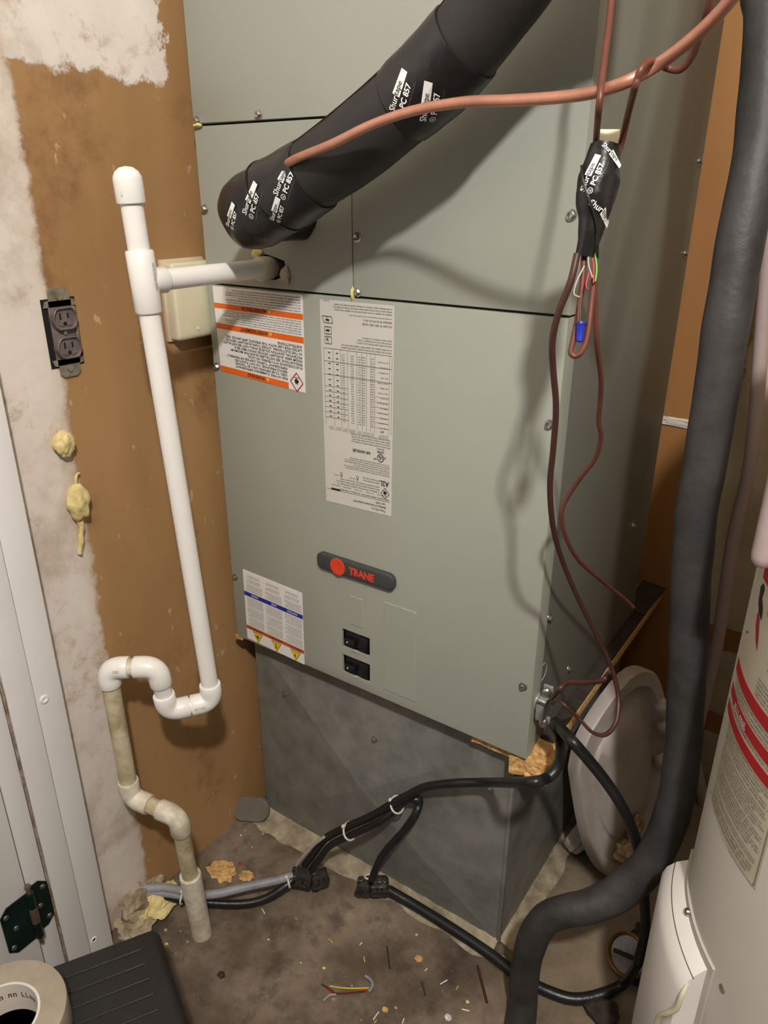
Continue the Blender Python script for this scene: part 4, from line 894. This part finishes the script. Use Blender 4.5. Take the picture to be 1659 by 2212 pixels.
obj('center_screw', LT([(0.003, 0), (0.0028, 0.002), (0, 0.0024)], (WX + 0.0035, oy, oz), (1, 0, 0), 12), 'screw', ot)

jb = thing('junction_box', 'cream blank wall box behind the horizontal drain pipe', 'wall box', (WX, -0.03, 1.035))
obj('mud_ring', BX((WX - 0.002, -0.0655, 1.028), (WX + 0.006, 0.02, 1.150), 0.001), 'torn_paper', jb)
pl_ = obj('cover_plate', BX((WX + 0.002, -0.062, 1.030), (WX + 0.026, 0.018, 1.146), 0.005, 3), 'cream_plate', jb)
obj('plate_screw', LT([(0.0030, 0), (0.0026, 0.0015), (0.001, 0.0018), (0, 0.001)], (WX + 0.026, -0.022, 1.045), (1, 0, 0), 12), 'cream_plate', pl_)

f1 = obj('foam_blob', blob((WX + 0.008, -0.2727, 0.918), (0.012, 0.014, 0.019), 2, 4, 0.3), 'foam'); tag(f1, 'small cream foam blob stuck to the wall below the outlet', 'foam')
f2 = thing('foam_blob', 'larger cream foam blob with a thin dripping tail on the wall', 'foam', (WX, -0.267, 0.78))
obj('lump', blob((WX + 0.010, -0.2665, 0.826), (0.014, 0.017, 0.028), 6, 4, 0.22), 'foam', f2)
obj('tail', Path([V((WX + 0.006, -0.269, 0.80)), V((WX + 0.006, -0.2665, 0.785)), V((WX + 0.006, -0.2705, 0.767)), V((WX + 0.005, -0.276, 0.745))], [0.005, 0.0045, 0.004, 0.0035], 6).mesh(bmesh.new(), 10, True, 0.002, 3, 120), 'foam', f2)
obj('wisp', Path([V((WX + 0.006, -0.2635, 0.850)), V((WX + 0.006, -0.261, 0.864)), V((WX + 0.006, -0.255, 0.868))], [0.002, 0.002, 0.0015], 5).mesh(bmesh.new(), 8), 'foam', f2)
rk = thing('foam_plug', 'lumpy cream foam and plaster around the wall hole by the grey cables', 'foam', PZ(330, 1960, 0.0))
q = PZ(345, 1945, 0.02); obj('foam_lump', blob((q.x, q.y, 0.018), (0.030, 0.040, 0.026), 4, 4, 0.35), 'foam', rk)
q = PZ(275, 1950, 0.02); obj('plaster_lump', blob((max(q.x, WX + 0.012), q.y + 0.01, 0.030), (0.026, 0.034, 0.030), 9, 4, 0.45), 'rock', rk)
q = PZ(295, 1995, 0.005); obj('plaster_lump', blob((q.x, q.y, 0.008), (0.032, 0.034, 0.012), 12, 4, 0.5), 'rock', rk)
q = PZ(320, 1930, 0.02); obj('plaster_lump', blob((q.x - 0.02, q.y + 0.02, 0.016), (0.026, 0.030, 0.022), 15, 4, 0.45), 'rock', rk)

# ------------------------------------------------------------------ corner pad, lid, plastic scrap
sp1, sp2 = PZ(505, 1742, 0.022), PZ(585, 1748, 0.022); ax_ = (sp2 - sp1); ctr_ = (sp1 + sp2) / 2 + V((0.004, -0.008, 0.006)); L_ = ax_.length; ang = math.atan2(ax_.y, ax_.x)
bm = bmesh.new(); cps = capsule(-L_ / 2, L_ / 2, -0.026, 0.026, 0.023)
loops = [[V((x * k, -d_, z * k)) for x, z in cps] for k, d_ in ((0.9, -0.007), (1.0, -0.004), (1.0, 0.004), (0.92, 0.0075), (0.5, 0.007))]
Rz = Matrix.Rotation(ang, 3, 'Z') @ Matrix.Rotation(R_(-20), 3, 'X')
o = obj('rubber_pad', loopmesh(bm, [[Rz @ p + ctr_ for p in L] for L in loops]), 'stone_grey', None, 40); tag(o, 'small grey rounded pad leaning in the corner left of the plenum', 'pad')

lid = thing('plastic_lid', 'dirty white moulded plastic lid leaning beside the plenum', 'lid', (0.685, 0.289, 0.0))
LB = V((0.685, 0.289, 0.004)); lh = V((math.cos(R_(70)), math.sin(R_(70)), 0)); lv = V((0.66, 0.40, 0.41)) - V((0.685, 0.289, 0)); lv = (lv - lh * lv.dot(lh)).normalized(); ln_ = lh.cross(lv)
ol = [(0.033, 0.434), (0.101, 0.421), (0.135, 0.366), (0.168, 0.239), (0.162, 0.144), (0.116, 0.046), (0.030, 0.0), (-0.020, 0.021), (-0.072, 0.117), (-0.102, 0.264), (-0.103, 0.313), (-0.069, 0.373)]
def csm(p, sub=4):
    n = len(p); o_ = []
    for i in range(n):
        a, b, c, d_ = [V(p[(i + k) % n]) for k in (-1, 0, 1, 2)]
        for k in range(sub):
            t = k / sub; o_.append(0.5 * (2 * b + (c - a) * t + (2 * a - 5 * b + 4 * c - d_) * t * t + (3 * b - a - 3 * c + d_) * t ** 3))
    return o_
ol = csm(ol); oc = V((0.032, 0.215))
def lloop(k, n_): return [LB + lh * (oc.x + (p.x - oc.x) * k) + lv * (oc.y + (p.y - oc.y) * k) + ln_ * n_ for p in ol]
obj('shell', loopmesh(bmesh.new(), [lloop(0.97, -0.012), lloop(1.0, -0.010), lloop(1.0, 0.012), lloop(0.985, 0.016), lloop(0.86, 0.014), lloop(0.83, 0.0), lloop(0.80, -0.002), lloop(0.62, -0.002), lloop(0.59, 0.005), lloop(0.4, 0.006)]), 'lid_white', lid, 50)
for a, b, s_ in ((0.132, 0.33, 0.016), (0.136, 0.285, 0.012), (0.135, 0.21, 0.014)):
    q = LB + lh * a + lv * b + ln_ * 0.014; obj('hinge_lug', blob(q, (s_, s_, s_ * 1.3), int(a * 99), 3, 0.2), 'lid_white', lid)
q = LB + lh * 0.03 + lv * 0.055 + ln_ * 0.010; obj('dirt_clump', blob(q, (0.020, 0.024, 0.018), 5, 4, 0.6), 'lid_stain', lid)
q = LB + lh * 0.065 + lv * 0.085 + ln_ * 0.006; obj('dirt_clump', blob(q, (0.014, 0.030, 0.030), 8, 4, 0.5), 'lid_stain', lid)
# crumpled clear cup
q1, q2 = PZ(1205, 1838, 0.0), PD(1238, 1775, PZ(1205, 1838, 0)[0] * 0 + 1.42)
ax_ = (V((0.045, 0.055, 0.085))).normalized(); u, w_, a = frame(ax_); bm = bmesh.new(); loops = []
for h_, r in ((0, 0.012), (0.004, 0.016), (0.03, 0.019), (0.06, 0.021), (0.078, 0.020)):
    loops.append([V((q1.x + 0.020, q1.y + 0.008, 0.012)) + a * h_ + (u * math.cos(t) + w_ * math.sin(t)) * r * (1 + 0.22 * math.cos(5 * t)) for t in [2 * math.pi * i / 30 for i in range(30)]])
o = obj('crushed_cup', loopmesh(bm, loops), 'clear_plastic', None, 50); tag(o, 'small crushed pale plastic cup on the floor between plenum and lid', 'plastic cup')

# ------------------------------------------------------------------ big black hose on the right
hs = [V((0.77, 0.10, 2.595)), V((0.765, 0.085, 2.1)), V((0.76, 0.075, 1.72)), PD(1672, -110, 0.735), PD(1662, 40, 0.745), PD(1640, 300, 0.76), PD(1603, 500, 0.775), PD(1569, 700, 0.80), PD(1531, 950, 0.85), PD(1499, 1150, 0.895), PD(1485, 1420, 0.96), PD(1473, 1640, 1.015), PD(1446, 1775, 1.045), PD(1400, 1868, 1.08), PD(1338, 1926, 1.10), PD(1275, 1958, 1.11), PD(1225, 1968, 1.12), PD(1180, 1985, 1.135), PD(1148, 2035, 1.165), PD(1134, 2100, 1.20), PD(1128, 2170, 1.225), PZ(1124, 2230, 0.026), PZ(1120, 2330, 0.026), PZ(1085, 2520, 0.026), PZ(1030, 2800, 0.026)]
hr_ = [0.0238] * 12 + [0.0240, 0.0255, 0.0258, 0.0242, 0.0232, 0.0232, 0.0236, 0.0236, 0.0236, 0.0236, 0.0236, 0.0236, 0.0236]
o = tube('insulated_hose', hs, hr_, 'rubber_dusty', None, 28, 10, wob=0.0016, wscale=22); tag(o, 'thick dusty black foam-insulated hose running down the right side to the floor', 'hose')
for q, dd in (((1245, 1960), 0.0),):
    pass

# ------------------------------------------------------------------ thin pale tube on the back wall
o = tube('pale_tube', [V((0.665, 0.60, 2.595)), V((0.67, 0.60, 1.6)), PY(1668, 480, 0.60), PY(1650, 666, 0.60), PY(1622, 992, 0.60), PY(1583, 1170, 0.60), PY(1552, 1374, 0.60), PY(1527, 1490, 0.60), PY(1500, 1620, 0.60), V((0.79, 0.60, 0.0))], 0.0125, 'tube_pink', None, 18, 6); tag(o, 'pale pinkish plastic tube standing against the cream wall behind the hose', 'tube')

# ------------------------------------------------------------------ water heater
wh = thing('water_heater', 'white cylindrical water heater with red-striped warning label', 'water heater', (1.097, -0.03, 0.0))
wc = V((1.097, -0.03, 0)); wr = 0.25
obj('tank_jacket', LT([(wr - 0.01, 0.03), (wr, 0.035), (wr, 1.30), (wr - 0.012, 1.315), (0, 1.32)], wc, (0, 0, 1), 96), 'heater', wh, 40)
obj('base_ring', LT([(wr - 0.015, 0.0), (wr - 0.012, 0.032)], wc, (0, 0, 1), 64), 'heater', wh)
def cylp(adeg, z, off=0.0): a = R_(adeg); return V((wc.x + (wr + off) * math.cos(a), wc.y + (wr + off) * math.sin(a), z))
def cylpatch(a0, a1, z0, z1, off, th=0.0006, n=24):
    bm = bmesh.new(); L = []
    for i in range(n + 1):
        a = a0 + (a1 - a0) * i / n; L.append([bm.verts.new(cylp(a, z, o_)) for z, o_ in ((z0, off - th), (z0, off), (z1, off), (z1, off - th))])
    for A, B in zip(L, L[1:]):
        for k in range(4): bm.faces.new((A[k], A[(k + 1) % 4], B[(k + 1) % 4], B[k]))
    bm.faces.new(L[0]); bm.faces.new(L[-1]); return bm
wl = obj('warning_label', cylpatch(-166, -134, 0.6215, 0.93, 0.0006), 'heater_label', wh)
for z0, z1, a0, a1 in ((0.783, 0.797, -166, -134), (0.754, 0.766, -166, -134), (0.733, 0.745, -166, -134), (0.905, 0.930, -160, -134)): obj('red_stripe', cylpatch(a0, a1, z0, z1, 0.0011), 'ink_red', wl)
k_ = 180 / math.pi / wr
def cm(off, a_left=-164.0): return lambda x, y: cylp(a_left + x * k_, 0.93 - y, off)
fine = Sheet(); ink = Sheet(); wt = Sheet()
for yy, n_, hh in ((0.1480, 3, 0.0145), (0.1765, 1, 0.006), (0.198, 5, 0.022), (0.222, 6, 0.025), (0.249, 6, 0.026), (0.278, 2, 0.008), (0.288, 3, 0.016)): fine.fine(0.014 if yy > 0.19 else 0.006, yy, 0.110 if yy > 0.19 else 0.12, hh, n_, rnd, 0.2)
fine.fine(0.062, 0.108, 0.05, 0.022, 5, rnd)
wt.fine(0.022, 0.1635, 0.040, 0.014, 1, rnd, 0.0)
ink.line((0.004, 0.094), (0.13, 0.094), 0.0022); ink.line((0.075, 0.03), (0.075, 0.094), 0.0012)
ink.poly([(0.018, 0.035), (0.024, 0.028), (0.030, 0.032), (0.028, 0.042), (0.036, 0.048), (0.040, 0.060), (0.030, 0.058), (0.022, 0.050)]); rb_ = Sheet(); rb_.poly([(0.026, 0.058), (0.034, 0.062), (0.042, 0.080), (0.046, 0.091), (0.038, 0.084), (0.029, 0.072)]); rb_.build('pictogram', 'ink_red', wl, cm(0.0014)); ink.poly([(0.048, 0.030), (0.056, 0.034), (0.054, 0.050), (0.050, 0.046)])
fine.build('fine_print', 'ink_grey', wl, cm(0.0014), True); ink.build('pictogram', 'ink', wl, cm(0.0014)); wt.build('band_lettering', 'white_ink', wl, cm(0.0016), True)
rb = Sheet(); rb.line((0.002, 0.3060), (0.128, 0.3060), 0.0008); rb.line((0.128, 0.0), (0.128, 0.306), 0.0008); rb.build('label_border', 'ink_grey', wl, cm(0.0014))
fl_ = obj('access_flange', cylpatch(-178, -139.5, 0.13, 0.474, 0.003, 0.003), 'heater', wh)
bm = bmesh.new(); n = 24; L = []
for i in range(n + 1):
    a = -176 + 34.5 * i / n; L.append([bm.verts.new(cylp(a, z, o_)) for z, o_ in ((0.15, 0.002), (0.15, 0.022), (0.17, 0.030), (0.425, 0.030), (0.438, 0.026), (0.452, 0.016), (0.462, 0.004), (0.462, 0.002))])
for A, B in zip(L, L[1:]):
    for k in range(8): bm.faces.new((A[k], A[(k + 1) % 8], B[(k + 1) % 8], B[k]))
bm.faces.new(L[0]); bm.faces.new(L[-1]); ac = obj('access_cover', bm, 'pvc', wh, 30)
obj('cover_seam', Path([cylp(-176 + 34.8 * i / 20, 0.4505, 0.0170) for i in range(21)], 0.0007, 2).mesh(bmesh.new(), 6), 'ink_grey', ac)
q = cylp(-157, 0.466, 0.003); obj('cover_screw', LT([(0.005, 0), (0.0045, 0.003), (0.002, 0.0045), (0, 0.0045)], q, q - V((wc.x, wc.y, q.z)), 14), 'screw', ac)
obj('spot', LT([(0.005, 0), (0.004, 0.0008), (0, 0.001)], cylp(-135.9, 0.466), cylp(-135.9, 0, 1) - wc, 12), 'caulk', wh)
pw = obj('lead_wire', Path([cylp(-141.5, 0.440, 0.022), cylp(-140.6, 0.428, 0.028), cylp(-140.8, 0.405, 0.030), cylp(-142.5, 0.385, 0.034), cylp(-144.5, 0.365, 0.036), cylp(-146, 0.33, 0.034)], [0.0022, 0.003, 0.0032, 0.0034, 0.003, 0.003], 6).mesh(bmesh.new(), 10), 'cream_plate', wh)
# rounded white relief pipe end above the label
q = PD(1662, 1150, 0.70); z0 = q.z - 0.036; q_in = V((wc.x, wc.y, 1.23)) + (V((q.x, q.y, 1.23)) - V((wc.x, wc.y, 1.23))).normalized() * (wr - 0.02)
obj('relief_pipe', Path([V((q.x, q.y, z0 + h_)) for h_ in (0.0, 0.0015, 0.006, 0.012)] + [V((q.x, q.y, 1.19)), V((q.x, q.y, 1.215)).lerp(V((q_in.x, q_in.y, 1.225)), 0.2), V((q_in.x, q_in.y, 1.23))], [0.001, 0.007, 0.0105, 0.0115, 0.0115, 0.0115, 0.0115], 1, ref=(1, 0, 0), spline=False).mesh(bmesh.new(), 20), 'tube_pink', wh)

# ------------------------------------------------------------------ round brass-rimmed fitting on the floor
q = PZ(1343, 2072, 0.035); fa = V((-0.25, -0.75, 0.62)).normalized(); fo = V((q.x + 0.006, q.y + 0.01, 0.038))
rg = thing('round_fitting', 'round brass-rimmed fitting lying on the floor behind the hose', 'fitting', (fo.x, fo.y, 0.0))
obj('rim', LT([(0.034, -0.03), (0.036, -0.004), (0.0365, 0.002), (0.034, 0.004), (0.0315, 0.002), (0.031, -0.004), (0.0, -0.004)], fo, fa, 36), 'brass', rg)
obj('face', LT([(0.031, -0.006), (0.0305, -0.002), (0, -0.001)], fo, fa, 32), 'wet_white', rg)
u, w_, a = frame(fa); bm = BX((-0.024, -0.0035, -0.001), (0.024, 0.0035, 0.004), 0.001); M = Matrix((u, w_, a)).transposed(); bmesh.ops.transform(bm, matrix=Matrix.Translation(fo) @ M.to_4x4() @ Matrix.Rotation(R_(20), 4, 'Z'), verts=bm.verts[:]); obj('slot_bar', bm, 'grime', rg)
# dark lumps of old insulation in the corner under the heater
for i, (x, y, s_) in enumerate(((1392, 2125, 0.020), (1300, 2195, 0.022), (1400, 2040, 0.026))):
    q = PZ(x, y, 0.0); o = obj('debris_lump', blob((q.x, q.y, s_ * 0.55), (s_ * 1.2, s_, s_ * 0.6), i + 20, 3, 0.4), 'grime'); tag(o, ['dark clump of debris right of the round fitting', 'low dark clump of debris near the hose foot', 'dark clump of debris behind the looping cable'][i], 'debris')

# ------------------------------------------------------------------ black step and tape roll, lower left
stp = thing('step_stool', 'black ribbed plastic step in the lower left corner', 'step stool', (0.21, -0.55, 0.0))
K0 = V((0.207, -0.396, 0)); su = V((-0.507, -0.862, 0)); sv = V((0.900, -0.437, 0)); SL, SW, SH = 0.42, 0.34, 0.25
def spt(a, b, z): return K0 + su * a + sv * b + V((0, 0, z))
def sbox(a0, a1, b0, b1, z0, z1, bev=0.0, seg=3):
    bm = BX((a0, b0, z0), (a1, b1, z1), bev, seg)
    for v in bm.verts: v.co = spt(v.co.x, v.co.y, v.co.z)
    return bm
obj('top_tray', sbox(0.0, SL, 0.0, SW, SH - 0.045, SH, 0.014, 4), 'step_black', stp, 50)
for k in range(12): obj('tread_rib', sbox(0.030, SL - 0.03, 0.030 + k * 0.0245, 0.033 + k * 0.0245, SH - 0.001, SH + 0.0016, 0.0008, 1), 'step_black', stp)
for a, b in ((0.01, 0.01), (SL - 0.05, 0.01), (0.01, SW - 0.05), (SL - 0.05, SW - 0.05)): obj('leg', sbox(a, a + 0.04, b, b + 0.04, 0.0, SH - 0.03, 0.006), 'step_black', stp)
rl = thing('tape_roll', 'roll of tan tape with white printed core lying on the black step', 'tape roll', (0.186, -0.615, SH + 0.002))
rc = V((0.186, -0.616, SH + 0.002))
obj('tape', LT([(0.0455, 0), (0.0765, 0), (0.0770, 0.002), (0.0770, 0.046), (0.0762, 0.048), (0.0455, 0.048), (0.0455, 0)], rc, (0, 0, 1), 72), 'tape_tan', rl, 30)
obj('core', LT([(0.0425, -0.0), (0.0457, 0.0), (0.0457, 0.0486), (0.0425, 0.0486), (0.0425, 0.0)], rc, (0, 0, 1), 64), 'core_white', rl, 30)
sh = Sheet(); sh.fine(0, 0, 0.10, 0.017, 1, random.Random(4), 0.0)
sh.build('core_print', 'core_ink', rl, lambda x, y: (rc.x + 0.0421 * math.cos(R_(165) - x / 0.0421), rc.y + 0.0421 * math.sin(R_(165) - x / 0.0421), rc.z + 0.038 - y))

# ------------------------------------------------------------------ litter on the floor
def chunk(x, y, s_, m_, name, label, cat, seed, flat=0.35, group=None):
    q = PZ(x, y, 0.0); o = obj(name, blob((q.x, q.y, s_ * flat * 0.8), (s_, s_ * 0.8, s_ * flat), seed, 3, 0.5, 2.2), m_, None, 0); tag(o, label, cat, group); return o
chunk(482, 1884, 0.028, 'board', 'board_flake', 'large tan particle board flake on the floor near the brown wall', 'wood chip', 3, 0.15)
chunk(533, 1894, 0.014, 'board', 'board_flake', 'narrow tan particle board flake beside the large one', 'wood chip', 5, 0.2)
chunk(904, 2073, 0.007, 'board', 'board_flake', 'tan chip alone on dark floor below the flat black cable', 'wood chip', 6, 0.4)
chunk(832, 2182, 0.005, 'board', 'board_flake', 'small tan chip near the bottom edge of the floor', 'wood chip', 7, 0.4)
chunk(1085, 2076, 0.009, 'board', 'board_flake', 'tan chip lying against the flat cable beside the hose', 'wood chip', 8, 0.4)
chunk(478, 2108, 0.007, 'rubber', 'debris_bit', 'black scrap with red tip right of the step', 'debris', 9, 0.4)
chunk(968, 2200, 0.006, 'clear_plastic', 'debris_bit', 'shiny plastic scrap at the bottom of the floor', 'debris', 10, 0.6)
chunk(715, 1850, 0.004, 'void', 'debris_bit', 'black bead at the foot of the plenum', 'debris', 11, 0.7)
chunk(707, 1854, 0.003, 'red_wire', 'debris_bit', 'red fleck beside the black bead', 'debris', 12, 0.5)
chunk(519, 1867, 0.004, 'red_wire', 'debris_bit', 'red fleck between the two tan flakes', 'debris', 13, 0.5)
for i, (x, y) in enumerate(((528, 1795), (560, 1785), (568, 1802), (590, 1796), (545, 1830), (630, 1818), (600, 1800), (520, 1805), (358, 2010), (390, 2012), (360, 2040), (405, 2035), (380, 2060), (580, 2030), (640, 1985), (720, 2160), (760, 2130), (855, 2178), (1010, 2165), (780, 2204), (650, 2080), (900, 2020), (1150, 1950), (1180, 1925), (1200, 2030), (1165, 2040), (700, 2092))):
    chunk(x, y, 0.0014 + 0.0018 * rnd.random(), rnd.choice(['mortar', 'rock', 'foam']), 'plaster_crumb', 'tiny pale plaster crumb scattered on the dirty floor', 'crumb', 30 + i, 0.5, 'plaster crumbs on the floor')
def clip_(x0, y0, x1, y1, r, m_, label, group='wire clippings on the floor'):
    a, b = PZ(x0, y0, r), PZ(x1, y1, r); o = tube('wire_clipping', [a, (a + b) / 2 + V((0, 0, r * 0.4)), b], r, m_, None, 8, 3); tag(o, label, 'wire clipping', group)
for c_, l_ in (((710, 2028, 719, 2037), 'slanted yellow wire clipping highest of the yellow ones on the floor'), ((786, 2066, 788, 2078), 'upright yellow wire clipping directly above the twisted wire scrap'),
               ((985, 2138, 990, 2130), 'yellow wire clipping just right of the bright white clipping near the hose'), ((808, 2210, 814, 2204), 'yellow wire clipping at the bottom edge beside the longest white clipping')):
    clip_(*c_, 0.0010, 'yellow_wire', l_)
for c_, l_ in (((951, 2126, 966, 2117), 'bright white wire clipping below the lone tan chip toward the hose'), ((806, 2203, 818, 2186), 'longest white wire clipping at the bottom edge of the floor'),
               ((869, 2211, 873, 2200), 'white wire clipping cut by the bottom edge left of the shiny scrap'), ((777, 2041, 782, 2036), 'tiny white wire clipping above the upright yellow clipping'),
               ((918, 2097, 923, 2092), 'tiny white wire clipping just below the lone tan chip'), ((998, 2180, 1014, 2184), 'nearly level white wire clipping right of the shiny plastic scrap'),
               ((566, 1963, 572, 1974), 'white wire clipping below the bowed black cable by the floor pipe')):
    clip_(*c_, 0.0009, 'white_ink', l_)
for c_, l_ in (((836, 2044, 842, 2092), 'longer dark splinter between the yellow clippings and the lone tan chip'), ((911, 2122, 919, 2150), 'shorter dark splinter below the lone tan chip')):
    clip_(*c_, 0.0014, 'grime', l_, 'dark splinters on the floor')
o = tube('rusty_nail', [PZ(1031, 2085, 0.003), PZ(1040, 2120, 0.003), PZ(1052, 2166, 0.003)], 0.0022, 'wire_brown_dark', None, 8); tag(o, 'thin rusty brown rod on the floor under the flat black cable', 'rod')
wb = thing('wire_scrap', 'scrap of yellow, red and grey wires twisted together on the floor', 'wire scrap', PZ(770, 2135, 0.0))
for k, (m_, r, ps) in enumerate((('yellow_wire', 0.0013, [(712, 2130), (740, 2134), (770, 2135), (797, 2134)]), ('red_wire', 0.0011, [(700, 2128), (720, 2144), (755, 2143), (796, 2138)]), ('wire_brown_dark', 0.0012, [(695, 2126), (715, 2138), (730, 2146), (790, 2141)]), ('cable_grey', 0.0024, [(789, 2108), (800, 2116), (805, 2126), (800, 2138), (796, 2142)]), ('white_wire', 0.0018, [(726, 2148), (712, 2150), (698, 2162)]))):
    obj('strand', Path([PZ(x, y, 0.004 + 0.0012 * k) for x, y in ps], r, 6).mesh(bmesh.new(), 8), m_, wb)
